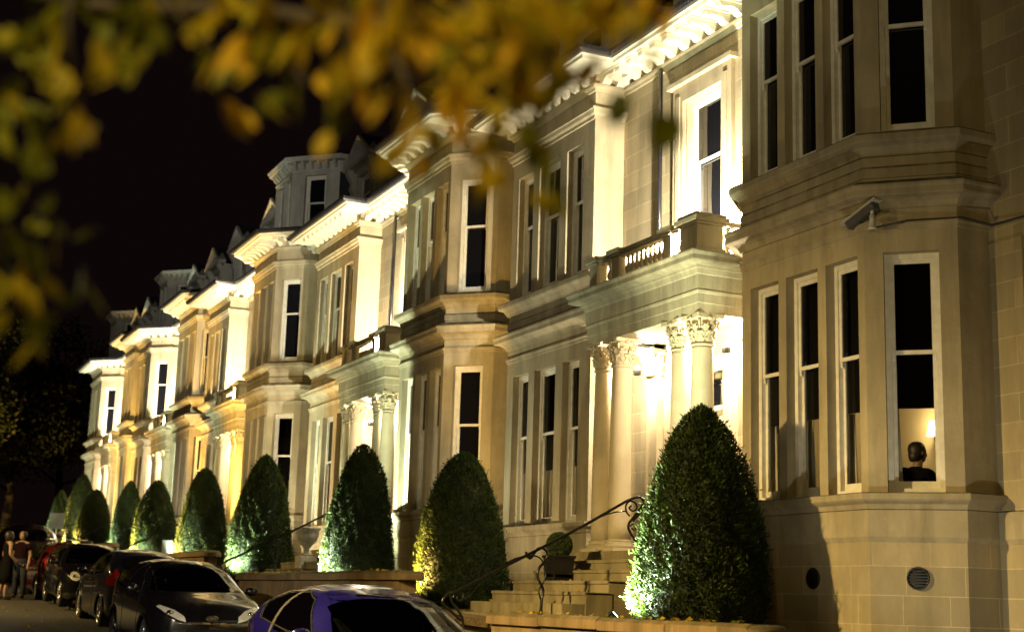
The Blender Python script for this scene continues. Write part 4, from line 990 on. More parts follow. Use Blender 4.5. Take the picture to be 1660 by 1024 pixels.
def poly_patch(name, bvh, poly, direction, org, axes, mat, parent, off=.004, step=.05, thick=0.0):
    """lay a polygon (2-D) on the bodywork by casting rays along direction; axes map (a, b) into space"""
    pts = [Vector(p) for p in poly]; dens = []
    for i in range(len(pts)):
        a, b = pts[i], pts[(i + 1) % len(pts)]; n = max(1, int((b - a).length / step)); dens += [a.lerp(b, k / n) for k in range(n)]
    nb = len(dens); x0, x1 = min(p.x for p in pts), max(p.x for p in pts); y0, y1 = min(p.y for p in pts), max(p.y for p in pts)
    def inside(q):
        c = False
        for i in range(nb):
            a, b = dens[i], dens[(i + 1) % nb]
            if (a.y > q.y) != (b.y > q.y) and q.x < (b.x - a.x) * (q.y - a.y) / (b.y - a.y) + a.x: c = not c
        return c
    g = [Vector((x, y)) for x in np.arange(x0 + step / 2, x1, step) for y in np.arange(y0 + step / 2, y1, step) if inside(Vector((x, y)))]
    vs, es, fs, *_ = delaunay_2d_cdt(dens + g, [(i, (i + 1) % nb) for i in range(nb)], [], 1, 1e-5)
    A, B = axes; D = Vector(direction); out = []; ok = []
    for p in vs:
        o = Vector(org) + Vector(A) * p.x + Vector(B) * p.y; h = bvh.ray_cast(o, D, 6)
        if h[0] is None: out.append(o + D * 2); ok.append(False)
        else:
            n = h[1] if h[1].dot(D) < 0 else -h[1]; out.append(h[0] + (n * .3 - D * .7) * off); ok.append(True)
    q = MB(); q.add(out, [f for f in fs if all(ok[i] for i in f)], True)
    if not q.f: return None
    return q.build(name, mat, parent, local=True)
def mirror_poly(p): return [(-a, b) for a, b in p]
def wheel(parent, x, y, r, side, front):
    w = MB(); 
    def C(rr, o): return [(x + side * o, y + rr * math.cos(2 * PI * k / 32), r + rr * math.sin(2 * PI * k / 32)) for k in range(32)]
    def rings(L):
        vs = sum([C(a, b) for a, b in L], []); w.add(vs, [(i * 32 + k, i * 32 + (k + 1) % 32, (i + 1) * 32 + (k + 1) % 32, (i + 1) * 32 + k) for i in range(len(L) - 1) for k in range(32)], True)
    rings([(r * .66, .015), (r * .80, .02), (r * .93, .01), (r * .99, -.015), (r, -.05), (r, -.15), (r * .97, -.19), (r * .6, -.2)]); wo = w.build('wheel', 'tyre', parent, local=True)
    w = MB(); rings([(r * .68, .018), (r * .66, .02), (r * .62, .0), (r * .60, -.08)])
    for k in range(7):
        a = 2 * PI * k / 7
        for da in (-.13, .13):
            p = [Vector((x + side * .012, y + math.cos(a) * r * .10, r + math.sin(a) * r * .10)), Vector((x + side * .0, y + math.cos(a + da) * r * .63, r + math.sin(a + da) * r * .63))]
            w.tube(p, [.022, .016], 6)
    w.build('rim', 'alloy', wo, local=True); w = MB(); w.add([(x + side * .024, y + .045 * math.cos(2 * PI * k / 14), r + .045 * math.sin(2 * PI * k / 14)) for k in range(14)], [tuple(range(14))]); w.build('hub_cap', 'alloy', wo, local=True)
    w = MB(); w.add(C(r * .62, -.075), [tuple(range(32))]); w.build('brake_disc', 'car_trim', wo, local=True)
HATCH = dict(L=3.95, W=.86,
    top=[(0, .62), (.06, .70), (.30, .83), (.62, .915), (.95, .985), (1.05, 1.01), (1.75, 1.375), (2.1, 1.445), (2.6, 1.46), (3.15, 1.42), (3.5, 1.34), (3.72, 1.12), (3.87, .92), (3.95, .80)],
    belt=[(0, .60), (.06, .67), (.30, .78), (.62, .86), (1.0, .915), (1.6, .94), (2.6, .985), (3.2, 1.03), (3.7, 1.04), (3.85, .90), (3.95, .78)],
    wid=[(0, .52), (.05, .64), (.14, .74), (.32, .82), (.6, .85), (1.2, .86), (2.8, .86), (3.4, .845), (3.7, .80), (3.86, .72), (3.95, .58)],
    bot=[(0, .30), (.2, .20), (.6, .19), (3.4, .20), (3.8, .28), (3.95, .36)])
def make_car(name, loc, yaw, paint, label, spec=HATCH, sc=(1, 1, 1), facing='front', extras=(), cat='car', roof_rails=False, plate=True, interior=True):
    r = root(name, loc, label, cat, 'cars parked along the wall', rz=yaw)
    c = Car(spec['L'], spec['W'], spec['top'], spec['belt'], spec['wid'], spec['bot'], spec.get('n', 3.0), spec.get('roofw', .86))
    v, f = c.shell(None)
    ra = spec.get('ra', (.74, 3.22)); wr = .305
    bvh = BVHTree.FromPolygons([Vector(p) for p in v], f)
    # cut the wheel openings and glass openings out of the shell
    sw = spec.get('side', [(1.28, .99), (1.95, 1.335), (2.25, 1.372), (2.95, 1.35), (3.32, 1.22), (3.22, 1.065), (2.2, 1.005)])
    def inp(poly, a, b):
        cc = False
        for i in range(len(poly)):
            (x0, y0), (x1, y1) = poly[i], poly[(i + 1) % len(poly)]
            if (y0 > b) != (y1 > b) and a < (x1 - x0) * (b - y0) / (y1 - y0) + x0: cc = not cc
        return cc
    ws = spec.get('ws', (1.10, 1.74)); rw = spec.get('rw', (3.42, 3.70))
    keep = []
    for q in f:
        cx = sum(v[i][0] for i in q) / len(q); cy = sum(v[i][1] for i in q) / len(q); cz = sum(v[i][2] for i in q) / len(q)
        if len(q) == 4:
            if any((cy - a) ** 2 + (cz - wr) ** 2 < (wr + .045) ** 2 for a in ra) and abs(cx) > .5: continue
            if inp(sw, cy, cz) and abs(cx) > .45: continue
            if ws[0] + .05 < cy < ws[1] - .03 and cz > smooth(spec['belt'], cy) + .05 and abs(cx) < .60: continue
        keep.append(q)
    b = MB(); b.add(v, keep, True); body = b.build('body', paint, r, local=True)
    for x in (-1, 1):
        for a in ra:
            wheel(r, x * (spec['W'] - .035), a, wr, x, a < 2)
            q = MB(); R0 = wr + .055; pts = []
            for k in range(19):
                th = -.25 + (PI + .5) * k / 18; yy, zz = a + R0 * math.cos(th), wr + R0 * math.sin(th); h = bvh.ray_cast(Vector((x * 3, yy, zz)), Vector((-x, 0, 0)), 4)
                if h[0] is not None: pts.append(h[0] + Vector((x * .004, 0, 0)))
            if len(pts) > 2: q.tube(pts, .022, 6); q.build('wheel_arch', paint, r, local=True)
            q = MB(); q.add([(x * (spec['W'] - .30), a + (wr + .06) * math.cos(2 * PI * k / 20), wr + (wr + .06) * math.sin(2 * PI * k / 20)) for k in range(20)], [tuple(range(20))]); q.build('wheel_well', 'car_trim', r, local=True)
    q = MB(); q.box(-spec['W'] + .12, spec['W'] - .12, .3, spec['L'] - .3, .24, .62); q.build('floor_pan', 'car_trim', r, local=True)
    G = 'car_glass'
    swl = [(a, b_) for a, b_ in sw]
    pil = spec.get('pillar', 2.28)
    for sx in (-1, 1):
        poly_patch('side_window', bvh, swl, (-sx, 0, 0), (sx * 3, 0, 0), ((0, 1, 0), (0, 0, 1)), G, r, .002)
        for pa, pb, wd in spec.get('pillars', ((pil, pil - .16, .05),)):
            poly_patch('pillar', bvh, [(pa - wd, .96), (pa + wd, .96), (pb + wd, 1.40), (pb - wd, 1.40)], (-sx, 0, 0), (sx * 3, 0, 0), ((0, 1, 0), (0, 0, 1)), spec.get('pilmat', 'car_trim'), r, .010)
        cx = sum(a for a, _ in sw) / len(sw); cy = sum(b_ for _, b_ in sw) / len(sw)
        ring = []
        for i in range(len(sw)):
            a0, a1 = Vector(sw[i]), Vector(sw[(i + 1) % len(sw)])
            for k in range(6):
                p = a0.lerp(a1, k / 6); h = bvh.ray_cast(Vector((sx * 3, p.x, p.y)), Vector((-sx, 0, 0)), 4)
                if h[0] is not None: ring.append(h[0] + Vector((sx * .004, 0, 0)))
        q = MB(); q.tube(ring + [ring[0]], .008, 5); q.build('window_trim', spec.get('trim', 'car_trim'), r, local=True)
        # door shut lines, handle, mirror
        for yy in spec.get('doors', (1.18, 2.36, 3.2)):
            L0 = []
            for zz in np.linspace(.32, .93, 12):
                h = bvh.ray_cast(Vector((sx * 3, yy + .05 * math.sin(zz * 3), zz)), Vector((-sx, 0, 0)), 4); L0.append(h[0] + Vector((sx * .001, 0, 0)))
            q = MB(); q.tube(L0, .005, 4); q.build('door_gap', 'car_trim', r, local=True)
        for yy in spec.get('handles', (2.1, 3.0)):
            h = bvh.ray_cast(Vector((sx * 3, yy, .87)), Vector((-sx, 0, 0)), 4)[0]; q = MB(); q.tube([h + Vector((sx * .0, -.09, 0)), h + Vector((sx * .035, -.06, .005)), h + Vector((sx * .035, .06, .005)), h + Vector((0, .09, 0))], .012, 6); q.build('door_handle', paint, r, local=True)
        mx_ = sx * (spec['W'] + .07); my = ws[0] + .28
        q = MB(); q.lathe((0, 0, 0), [(.001, -.09), (.07, -.075), (.105, -.02), (.10, .05), (.06, .085), (.001, .09)], 14)
        q.v = [(mx_ + a * .95, my + b_ * .55 , 1.01 + c_ * .75) for a, b_, c_ in q.v]; mo = q.build('mirror', paint, r, local=True)
        q = MB(); q.tube([(sx * (spec['W'] - .10), my - .02, .955), (mx_, my, .99)], .02, 6); q.build('mirror_arm', 'car_trim', mo, local=True)
    a, b_ = ws
    wsp = spec.get('wsp', [(-.70, 1.0), (-.60, 1.20), (-.50, 1.375), (0, 1.40), (.50, 1.375), (.60, 1.20), (.70, 1.0), (0, 1.005)])
    poly_patch('windscreen', bvh, wsp, (0, 1, 0), (0, -3, 0), ((1, 0, 0), (0, 0, 1)), G, r, .004)
    poly_patch('rear_window', bvh, spec.get('rwp', [(-.52, 1.14), (-.50, 1.33), (0, 1.36), (.50, 1.33), (.52, 1.14), (0, 1.12)]), (0, -1, 0), (0, spec['L'] + 3, 0), ((1, 0, 0), (0, 0, 1)), 'dark_glass', r, .006)
    for sx in (-1, 1):
        q = MB()
        hl = spec.get('headlamp', [(.38, .60), (.52, .64), (.66, .72), (.76, .80), (.70, .82), (.52, .76), (.40, .68)])
        hp = hl if sx > 0 else mirror_poly(hl)
        hh = poly_patch('headlight', bvh, hp, (0, 1, 0), (0, -3, 0), ((1, 0, 0), (0, 0, 1)), 'lamp_clear', r, .008, .03)
        if hh:
            h = bvh.ray_cast(Vector((sx * .60, -2, .71)), Vector((0, 1, 0)), 4)[0]
            q = MB(); q.lathe((0, 0, 0), [(.055, 0), (.05, .012), (.001, .02)], 16); q.v = [(h.x + a, h.y - c_ - .008, h.z + b2) for a, b2, c_ in q.v]; q.build('bulb', 'chrome', hh, local=True)
        tl = spec.get('taillamp', [(.60, .78), (.76, .80), (.74, 1.02), (.64, 1.12), (.60, 1.0)])
        tp = tl if sx > 0 else mirror_poly(tl)
        poly_patch('tail_light', bvh, tp, (0, -1, 0), (0, spec['L'] + 3, 0), ((1, 0, 0), (0, 0, 1)), 'lamp_red', r, .010, .03)
        tls = spec.get('tailside', [(spec['L'] - .42, .86), (spec['L'] - .16, .80), (spec['L'] - .12, .90), (spec['L'] - .22, 1.0)])
        poly_patch('tail_light', bvh, tls, (-sx, 0, 0), (sx * 3, 0, 0), ((0, 1, 0), (0, 0, 1)), 'lamp_red', r, .010, .03)
        poly_patch('fog_lamp', bvh, [(sx * .50 + .07 * math.cos(t), .36 + .05 * math.sin(t)) for t in np.linspace(0, 2 * PI, 13)[:-1]], (0, 1, 0), (0, -3, 0), ((1, 0, 0), (0, 0, 1)), 'lamp_clear', r, .008, .03)
    gr = poly_patch('grille', bvh, [(-.42, .30), (.42, .30), (.36, .50), (-.36, .50)], (0, 1, 0), (0, -3, 0), ((1, 0, 0), (0, 0, 1)), 'car_trim', r, .006)
    g2 = poly_patch('upper_grille', bvh, [(-.34, .575), (.34, .575), (.34, .60), (-.34, .60)], (0, 1, 0), (0, -3, 0), ((1, 0, 0), (0, 0, 1)), 'chrome', r, .008)
    poly_patch('number_plate', bvh, [(-.26, .25), (.26, .25), (.26, .36), (-.26, .36)], (0, 1, 0), (0, -3, 0), ((1, 0, 0), (0, 0, 1)), 'sign_white', r, .014)
    poly_patch('number_plate', bvh, [(-.26, .52), (.26, .52), (.26, .63), (-.26, .63)], (0, -1, 0), (0, spec['L'] + 3, 0), ((1, 0, 0), (0, 0, 1)), 'sign_white', r, .014)
    if interior:
        for sx in (-1, 1):
            for yy in (2.0, 2.85):
                q = MB(); q.box(sx * .37 - .23, sx * .37 + .23, yy - .45, yy + .05, .45, .60); q.prism([(yy, .58), (yy + .12, .58), (yy + .26, 1.14), (yy + .16, 1.15)], lambda a, b3: (sx * .37 - .22, a, b3), lambda a, b3: (sx * .37 + .22, a, b3))
                q.prism([(yy + .16, 1.17), (yy + .27, 1.17), (yy + .28, 1.31), (yy + .18, 1.33)], lambda a, b3: (sx * .37 - .12, a, b3), lambda a, b3: (sx * .37 + .12, a, b3)); q.build('seat', 'car_seat', r, local=True, bevel=.03)
        q = MB(); q.prism([(1.15, .55), (1.65, .55), (1.62, .93), (1.45, .99), (1.15, .96)], lambda a, b3: (-.68, a, b3), lambda a, b3: (.68, a, b3)); q.build('dashboard', 'car_trim', r, local=True)
        q = MB(); q.tube([(.36 + .18 * math.cos(t), 1.72 - .06 * math.sin(t), .98 + .17 * math.sin(t)) for t in np.linspace(0, 2 * PI, 25)], .014, 6); q.build('steering_wheel', 'car_trim', r, local=True)
        q = MB(); q.box(-.11, .11, 1.80, 1.82, 1.27, 1.33); q.build('rear_view_mirror', 'car_trim', r, local=True)
    r.scale = sc
    return r, bvh
def facing_camera(x, ynose): return (x, ynose, road_z(ynose + 2)), 0.0
slope = math.atan(.036)
def set_pitch(r, away=False): r.rotation_euler[0] = slope if not away else -slope
PURPLE = dict(HATCH, pilmat='alloy', doors=(1.3, 2.5), pillars=((2.72, 2.52, .035),), side=[(1.42, 1.0), (2.0, 1.315), (2.35, 1.375), (2.9, 1.36), (3.25, 1.24), (3.2, 1.08), (2.2, 1.005)])
r, bv = make_car('parked_car', (4.90, 11.45, road_z(13.2) - .10), 0, 'car_purple', 'purple car parked nearest the camera at the bottom edge', PURPLE); set_pitch(r)
# paper disc and magazine inside the windscreen
poly_patch('parking_disc', bv, [(.34, 1.06), (.50, 1.06), (.50, 1.12), (.34, 1.12)], (0, 1, 0), (0, -3, 0), ((1, 0, 0), (0, 0, 1)), 'paper', r, -.01)
r, bv = make_car('parked_car', (5.16, 21.0, road_z(22.6) - .05), 0, 'car_black', 'shiny black hatchback facing the camera, with bright headlights and an oval badge'); set_pitch(r)
poly_patch('tax_disc', bv, [(-.56, 1.07), (-.47, 1.07), (-.47, 1.14), (-.56, 1.14)], (0, 1, 0), (0, -3, 0), ((1, 0, 0), (0, 0, 1)), 'paper', r, -.01)
hb = bv.ray_cast(Vector((0, -2, .66)), Vector((0, 1, 0)), 5)
C0 = hb[0] + Vector((0, -.015, 0))
q = MB(); q.tube([(C0.x + .088 * math.cos(t), C0.y - .004, C0.z + .036 * math.sin(t)) for t in np.linspace(0, 2 * PI, 29)], .006, 6); bd = q.build('badge', 'chrome', r, local=True)
q = MB(); q.add([(C0.x + .086 * math.cos(t), C0.y - .002, C0.z + .034 * math.sin(t)) for t in np.linspace(0, 2 * PI, 28)[:-1]], [tuple(range(27))]); q.build('badge_plate', 'car_navy', bd, local=True)
tc = bpy.data.curves.new('badge_text', 'FONT'); tc.body = 'Ford'; tc.size = .05; tc.align_x = 'CENTER'; tc.align_y = 'CENTER'; tc.extrude = .002; tc.shear = .3
to = bpy.data.objects.new('badge_text', tc); COL.objects.link(to); dg = bpy.context.evaluated_depsgraph_get(); tm = bpy.data.meshes.new_from_object(to.evaluated_get(dg)); bpy.data.objects.remove(to)
tm.materials.clear(); tm.materials.append(MATS['chrome']); to = bpy.data.objects.new('badge_text', tm); COL.objects.link(to); to.parent = bd; to.location = (C0.x, C0.y - .008, C0.z); to.rotation_euler = (PI / 2, 0, 0)
r, bv = make_car('parked_car', (5.78, 32.6, road_z(30.6)), PI, 'car_navy', 'dark blue-grey car showing its tall red tail light, behind the black hatchback', sc=(1, 1.02, 1.08)); set_pitch(r, True)
r, bv = make_car('parked_car', (5.75, 33.9, road_z(35.5)), 0, 'car_black', 'small black car with a round headlight, facing the camera in mid-row', dict(HATCH, headlamp=[(.60 + .11 * math.cos(t), .72 + .10 * math.sin(t)) for t in np.linspace(0, 2 * PI, 17)[:-1]])); set_pitch(r)
r, bv = make_car('parked_car', (5.80, 42.4, road_z(40.5)), PI, 'car_red', 'dark red car with a small red tail light beside the two people', sc=(1, 1, 1.04)); set_pitch(r, True)
q = MB()
for sx in (-.5, .5): q.tube([(sx, 1.9, 1.47), (sx, 2.0, 1.52), (sx, 3.1, 1.50), (sx, 3.2, 1.44)], .014, 6)
q.tube([(-.55, 2.1, 1.53), (.55, 2.1, 1.53)], .014, 6); q.build('roof_rack', 'alloy', r, local=True)
TALL = dict(HATCH, L=4.5, W=.95, top=[(0, .85), (.1, .98), (.5, 1.10), (1.0, 1.16), (1.15, 1.2), (1.75, 1.72), (2.1, 1.80), (3.9, 1.78), (4.2, 1.6), (4.42, 1.1), (4.5, .9)],
    belt=[(0, .8), (.5, 1.02), (1.2, 1.10), (3.9, 1.14), (4.3, 1.05), (4.5, .85)], wid=[(0, .7), (.15, .86), (.5, .93), (4.0, .94), (4.35, .86), (4.5, .72)], ra=(.85, 3.6), ws=(1.2, 1.74),
    side=[(1.55, 1.16), (1.98, 1.62), (2.3, 1.68), (3.7, 1.66), (3.95, 1.5), (3.9, 1.2), (2.4, 1.16)], wsp=[(-.72, 1.2), (-.6, 1.66), (0, 1.70), (.6, 1.66), (.72, 1.2)], rwp=[(-.6, 1.3), (-.55, 1.62), (.55, 1.62), (.6, 1.3)],
    pillars=((2.5, 2.45, .05),))
r, bv = make_car('parked_van', (5.6, 51.2, road_z(49)), PI, 'car_brown', 'tall dark people carrier parked behind the red car at the far left', TALL, sc=(1.05, 1.05, 1.08), cat='van'); set_pitch(r, True)

# ------------------------------------------------------------------ people on the road
def standing(loc, yaw, label, top_mat, low_mat, skirt=True, arm_bare=True):
    r = root('person', loc, label, 'person', rz=yaw)
    # faces +y locally
    nd = [((0, 0, .94), (.15, .11)), ((0, 0, 1.10), (.12, .09)), ((0, .01, 1.28), (.15, .10)), ((0, 0, 1.40), (.11, .075)), ((0, .01, 1.47), .05),
          ((.09, 0, .86), .095), ((.10, .02, .50), .062), ((.10, -.01, .28), .055), ((.10, -.02, .09), .036), ((.10, .10, .04), .033),
          ((-.09, 0, .86), .095), ((-.10, -.03, .50), .062), ((-.10, -.07, .28), .055), ((-.10, -.09, .09), .036), ((-.10, .03, .04), .033),
          ((.17, 0, 1.38), .052), ((.235, -.02, 1.12), .042), ((.22, .16, .95), .033), ((.20, .22, .91), .026),
          ((-.17, 0, 1.38), .052), ((-.24, -.02, 1.12), .042), ((-.24, .05, .90), .033), ((-.235, .08, .84), .026)]
    ed = [(0, 1), (1, 2), (2, 3), (3, 4), (0, 5), (5, 6), (6, 7), (7, 8), (8, 9), (0, 10), (10, 11), (11, 12), (12, 13), (13, 14), (3, 15), (15, 16), (16, 17), (17, 18), (3, 19), (19, 20), (20, 21), (21, 22)]
    hand_nodes(nd, ed, 18, (-.1, .8, -.4), (1, 0, 0), (0, .3, 1), .95); hand_nodes(nd, ed, 22, (0, .3, -.95), (0, 1, 0), (1, 0, 0), .95)
    bdy = skin_body('body', nd, ed, 'skin', r)
    q = MB(); head(q, (0, .02, 1.585), (0, 1, 0), .098); hd = q.build('head', 'skin', r, local=True)
    q = MB(); q.lathe((0, -.012, 1.56), [(.075, -.12 if skirt else -.02), (.10, -.02), (.112, .06), (.085, .125), (.04, .142), (.001, .145)], 18); q.build('hair', 'hair', hd, local=True)
    if skirt:
        q = MB(); q.lathe((0, 0, 0), [(.235, .42), (.225, .60), (.205, .85), (.165, 1.02), (.145, 1.10), (.165, 1.22), (.175, 1.33), (.13, 1.415), (.10, 1.42)], 22, sy=.72); q.build('dress', top_mat, r, local=True)
    else:
        q = MB(); q.lathe((0, 0, 0), [(.18, .86), (.165, 1.02), (.16, 1.12), (.185, 1.25), (.185, 1.36), (.12, 1.43), (.07, 1.44)], 22, sy=.70)
        for sx in (-1, 1): q.tube([(sx * .15, 0, 1.385), (sx * .215, -.01, 1.22)], [.066, .06], 10)
        q.build('shirt', top_mat, r, local=True)
        q = MB()
        for a, b, c_, d_ in (((.09, 0, .90), (.10, .02, .50), (.10, -.01, .28), (.10, -.02, .07)), ((-.09, 0, .90), (-.10, -.03, .50), (-.10, -.07, .28), (-.10, -.09, .07))): q.tube([a, b, c_, d_], [.108, .078, .068, .062], 12)
        q.lathe((0, 0, 0), [(.12, .80), (.19, .88), (.175, .98), (.16, 1.02)], 20, sy=.7); q.build('jeans', low_mat, r, local=True)
    for px, py in ((.10, .04), (-.10, -.03)):
        q = MB(); q.lathe((px, py, 0), [(.042, 0), (.05, .015), (.045, .05), (.03, .085)], 12, sy=2.3); q.build('shoe', 'shoe', r, local=True)
    return r
pr1 = standing((4.12, 38.4, road_z(38.4)), -1.35, 'woman in a black sleeveless dress standing in the road beside the parked cars', 'cloth_black', '', True)
q = MB(); q.lathe((.20, .34, .84), [(.001, -.05), (.10, -.04), (.11, 0), (.10, .05), (.001, .06)], 14, sy=.5); bg_ = q.build('handbag', 'shoe', pr1, local=True); bg_['label'] = 'small black handbag held at her waist'
standing((4.55, 39.3, road_z(39.3)), 2.6, 'person in jeans and a dark red top behind the woman in black', 'cloth_red', 'cloth_denim', False)

# ------------------------------------------------------------------ trees beyond the terrace end
def bg_tree(x, y, z0, h, rad, seed, label, n=9000):
    g = np.random.default_rng(seed); r = root('broadleaf_tree', (x, y, z0), label, 'tree', 'dark trees beyond the end of the terrace')
    q = MB(); q.tube([(x, y, z0 - .3), (x + .15, y, z0 + h * .2), (x - .1, y + .1, z0 + h * .45), (x, y, z0 + h * .7)], [.38, .28, .18, .07], 10); ends = []
    for k in range(9):
        a = g.random() * 2 * PI; t = .22 + .5 * g.random(); b = Vector((x, y, z0 + h * t)); e = b + Vector((math.cos(a) * rad * .75, math.sin(a) * rad * .75, h * (.12 + .2 * g.random())))
        m_ = b.lerp(e, .5) + Vector((0, 0, -.3)); q.tube([b, m_, e], [.12, .08, .03], 6); ends.append(e)
    q.build('trunk', 'bark', r)
    C = [(e.x, e.y, e.z, rad * (.35 + .2 * g.random())) for e in ends]
    for k in range(16):
        a = g.random() * 2 * PI; rr = rad * g.random() ** .5 * .85; zz = z0 + h * (.35 + .58 * g.random()); C.append((x + rr * math.cos(a), y + rr * math.sin(a), zz, rad * (.25 + .25 * g.random())))
    C = np.array(C); i = g.integers(0, len(C), n); v = g.normal(0, 1, (n, 3)); v /= np.linalg.norm(v, axis=1)[:, None]
    P = C[i, :3] + v * (C[i, 3] * (.45 + .6 * g.random(n)))[:, None] * np.array([1, 1, .72]); P = P[P[:, 2] > z0 + 1.2]; m_ = len(P)
    leaf_cloud('crown', P, g.normal(0, 1, (m_, 3)), g.normal(0, 1, (m_, 3)), .22 + .16 * g.random(m_), .13 + .08 * g.random(m_), 'far_leaf', r, np.clip(g.normal(.45, .25, m_), 0, 1), .2)
for i, (x, y, h, rad, lb) in enumerate([(9.5, 92, 13.5, 5.0, 'dark leafy tree just past the end of the terrace, behind the leftmost yews'), (4.5, 84, 9.5, 3.6, 'low tree with yellowish lamp-lit leaves at the far left'), (2.0, 99, 15, 5.5, 'tall dark tree at the left edge beyond the parked van'),
                                       (14, 104, 16, 6, 'tallest dark tree rising behind the last house'), (6.5, 112, 13, 6, 'dark tree deep in the background between the others'), (-3, 88, 11, 4.5, 'dark tree whose crown enters at the left edge of the road')]):
    bg_tree(x, y, road_z(y) - .1, h, rad, 40 + i, lb, 8000)

# ------------------------------------------------------------------ overhanging street tree beside the camera (out of focus)
g = np.random.default_rng(21)
BR = [  # limbs followed by hanging twigs: pixel path of the photograph and the distance of each point
    ([(-420, -420, 2.9), (-150, -100, 3.0), (120, 10, 3.0), (380, 20, 2.9), (620, 45, 2.8), (860, 10, 2.8), (1060, -60, 2.8)], .022),
    ([(-420, -420, 3.4), (-200, 0, 3.3), (-60, 260, 3.2), (0, 480, 3.1)], .020),
    ([(380, -40, 2.9), (450, 60, 2.8), (500, 150, 2.75)], .006), ([(620, -20, 2.8), (640, 90, 2.7), (690, 200, 2.6), (700, 300, 2.55)], .007), ([(860, -60, 2.8), (840, 60, 2.6), (830, 180, 2.5), (890, 300, 2.45)], .007),
    ([(860, -60, 2.8), (930, 40, 2.7), (1000, 130, 2.6)], .005), ([(120, -60, 3.0), (110, 60, 2.9), (130, 150, 2.9)], .006), ([(240, -60, 3), (300, 40, 2.9), (370, 110, 2.9)], .006), ([(560, -30, 2.8), (560, 60, 2.7), (580, 150, 2.7)], .005), ([(750, -30, 2.8), (760, 60, 2.6), (750, 180, 2.6)], .005)]
ft = root('street_tree', tuple(at(-900, 1500, 3.6)), 'overhanging street tree with blurred yellow and green autumn leaves close to the camera', 'tree')
q = MB(); base = Vector(ft.location); base.z = road_z(0)
q.tube([base + Vector((-.6, 0, 0)), base + Vector((-.5, .1, 1.6)), at(-900, -200, 3.4), at(-420, -420, 3.1)], [.2, .16, .10, .05], 12)
for pts, rr in BR: q.tube(bez([at(a, b, c * .84) for a, b, c in pts], 4), rr * .8, 6)
q.build('trunk', 'bark', ft)
CL = [ # cluster centre px, py, distance, spread px, count, warm/green tint; the lowest tints paint in backlit, silhouetted leaves
    (60, 60, 2.9, 80, 34, .30), (20, 220, 3.0, 60, 26, .22), (90, 150, 2.9, 42, 14, .5), (112, 195, 2.8, 30, 12, .75), (55, 360, 3.0, 60, 16, .28), (20, 470, 3.0, 60, 26, .45), (60, 520, 2.9, 45, 12, .55), (120, 480, 2.9, 30, 6, .35),
    (180, 60, 2.9, 60, 22, .35), (240, 20, 2.9, 60, 22, .3), (190, 110, 2.9, 25, 6, .65), (310, 60, 2.9, 45, 12, .45), (370, 30, 2.8, 50, 18, .6), (380, 100, 2.8, 40, 12, .7), (395, 190, 2.8, 12, 2, .7), (340, 130, 2.8, 25, 4, .55), (440, 60, 2.8, 50, 16, .5), (450, 130, 2.8, 40, 8, .45),
    (520, 40, 2.7, 55, 18, .55), (560, 110, 2.7, 45, 12, .6), (600, 60, 2.7, 45, 16, .7), (600, 150, 2.7, 30, 6, .5), (650, 30, 2.6, 50, 22, .6), (690, 100, 2.6, 50, 22, .8), (680, 190, 2.5, 30, 8, .9), (730, 60, 2.6, 50, 24, .6), (750, 150, 2.5, 50, 24, .8), (765, 240, 2.45, 42, 14, .55), (820, 60, 2.5, 50, 26, .7), (850, 20, 2.5, 50, 24, .75), (830, 120, 2.5, 45, 20, .75), (820, 210, 2.45, 40, 12, .45), (780, 300, 2.4, 30, 6, .75), (900, 70, 2.5, 50, 22, .6), (880, 160, 2.5, 45, 12, .4), (900, 320, 2.4, 14, 5, .30), (890, 260, 2.4, 20, 4, .3), (950, 30, 2.6, 45, 18, .7), (945, 130, 2.5, 25, 6, .6), (1000, 20, 2.6, 40, 14, .85), (1050, 10, 2.6, 28, 8, .8), (1001, 180, 2.4, 8, 4, .1), (1078, 212, 2.4, 3, 3, .05), (1060, 90, 2.6, 18, 3, .6), (540, 190, 2.7, 25, 3, .4), (640, 240, 2.5, 25, 5, .6), (690, 290, 2.5, 18, 3, .8)]
P = []; D = []; U = []; LN = []; WD = []; TT = []
for px, py, ds, sp, n, tn in CL:
    for k in range(max(2, round(n * (.5 if px < 480 else .66)))):
        a = at(px + g.normal(0, sp * .62), py + g.normal(0, sp * .62), ds * .84 + g.normal(0, .12)); d = Vector((g.normal(0, .5), g.normal(0, .5), -.75 + g.normal(0, .35)))
        P.append(a); D.append(d); U.append(g.normal(0, 1, 3)); LN.append(.054 + .028 * g.random()); WD.append((.023 + .015 * g.random()) if sp > 10 else .055); TT.append(min(1, max(0, tn + g.normal(0, .17))))
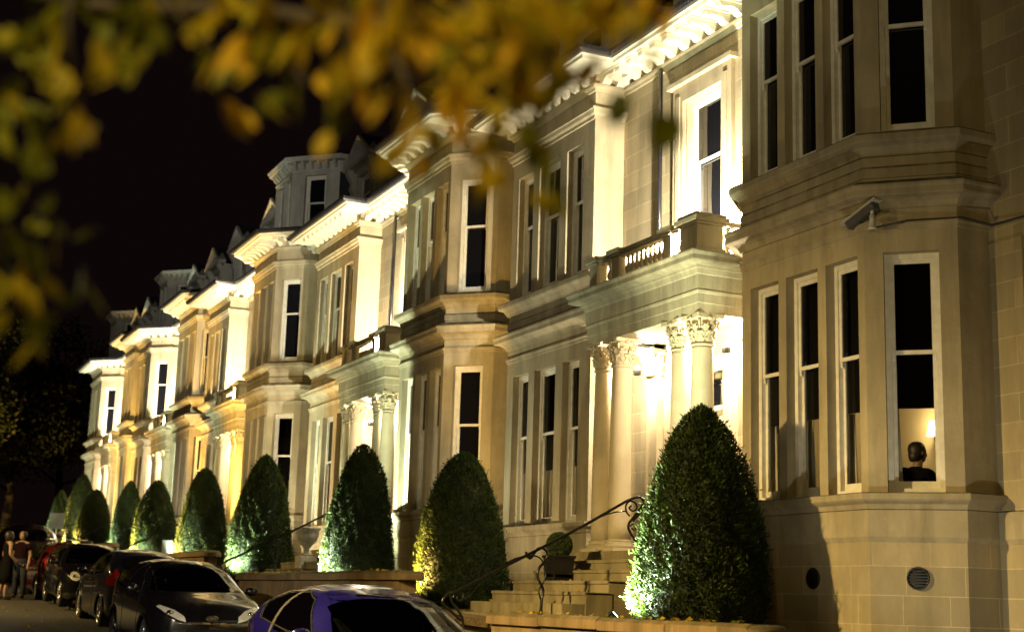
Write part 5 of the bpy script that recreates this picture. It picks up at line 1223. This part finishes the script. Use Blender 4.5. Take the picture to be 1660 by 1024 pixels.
# every leaf is a pointed blade of several facets
q = MB(); tt = []
for p, d, u, l, w, t in zip(P, D, U, LN, WD, TT):
    d = Vector(d).normalized(); u = Vector(u); u = (u - d * u.dot(d)).normalized(); nn = d.cross(u); vs = []
    for j, (s, ww) in enumerate(((-.5, .03), (-.25, .40), (.05, .5), (.3, .32), (.5, .02))):
        c = Vector(p) + d * l * s + nn * (l * .18 * s * s)
        vs += [c - u * w * ww + nn * w * .12 * ww * 2, c, c + u * w * ww + nn * w * .12 * ww * 2]
    q.add(vs, [(j * 3 + a, j * 3 + a + 1, j * 3 + a + 4, j * 3 + a + 3) for j in range(4) for a in (0, 1)], True); tt += [t] * 15
lo = q.build('foliage', 'autumn_leaf', ft); at_ = lo.data.attributes.new('tint', 'FLOAT', 'POINT'); at_.data.foreach_set('value', np.array(tt, dtype=np.float32))

# ------------------------------------------------------------------ fallen leaves on the steps, walls, road edge and beds
g = np.random.default_rng(77); P = []
def drop(n, x0, x1, y0, y1, zf):
    for _ in range(n):
        x, y = x0 + (x1 - x0) * g.random(), y0 + (y1 - y0) * g.random(); P.append((x, y, zf(x, y) + .008 + .012 * g.random()))
drop(260, 7.7, 9.9, 11.5, 15.7, lambda x, y: garden_z(y)); drop(420, 7.7, 9.9, 19.0, 27.2, lambda x, y: garden_z(y)); drop(300, 3.0, 6.6, 8, 45, lambda x, y: road_z(y)); drop(60, 7.25, 7.55, 10.6, 15.8, lambda x, y: -.125)
drop(90, 7.25, 7.55, 19.1, 27.6, lambda x, y: .39)
for i in range(6): drop(9, 9.95 - .33 * (i + 1), 9.9 - .33 * i, 16.1, 18.6, lambda x, y, i=i: .60 - .15 * i)
P = np.array(P); n = len(P); D = np.stack([g.normal(0, 1, n), g.normal(0, 1, n), g.normal(0, .2, n)], 1); U = np.stack([g.normal(0, 1, n), g.normal(0, 1, n), g.normal(0, .35, n)], 1)
struct(leaf_cloud('fallen_leaves', P, D, U, .05 + .03 * g.random(n), .03 + .02 * g.random(n), 'autumn_leaf', None, np.clip(g.normal(.75, .2, n), 0, 1), .2), 'stuff')
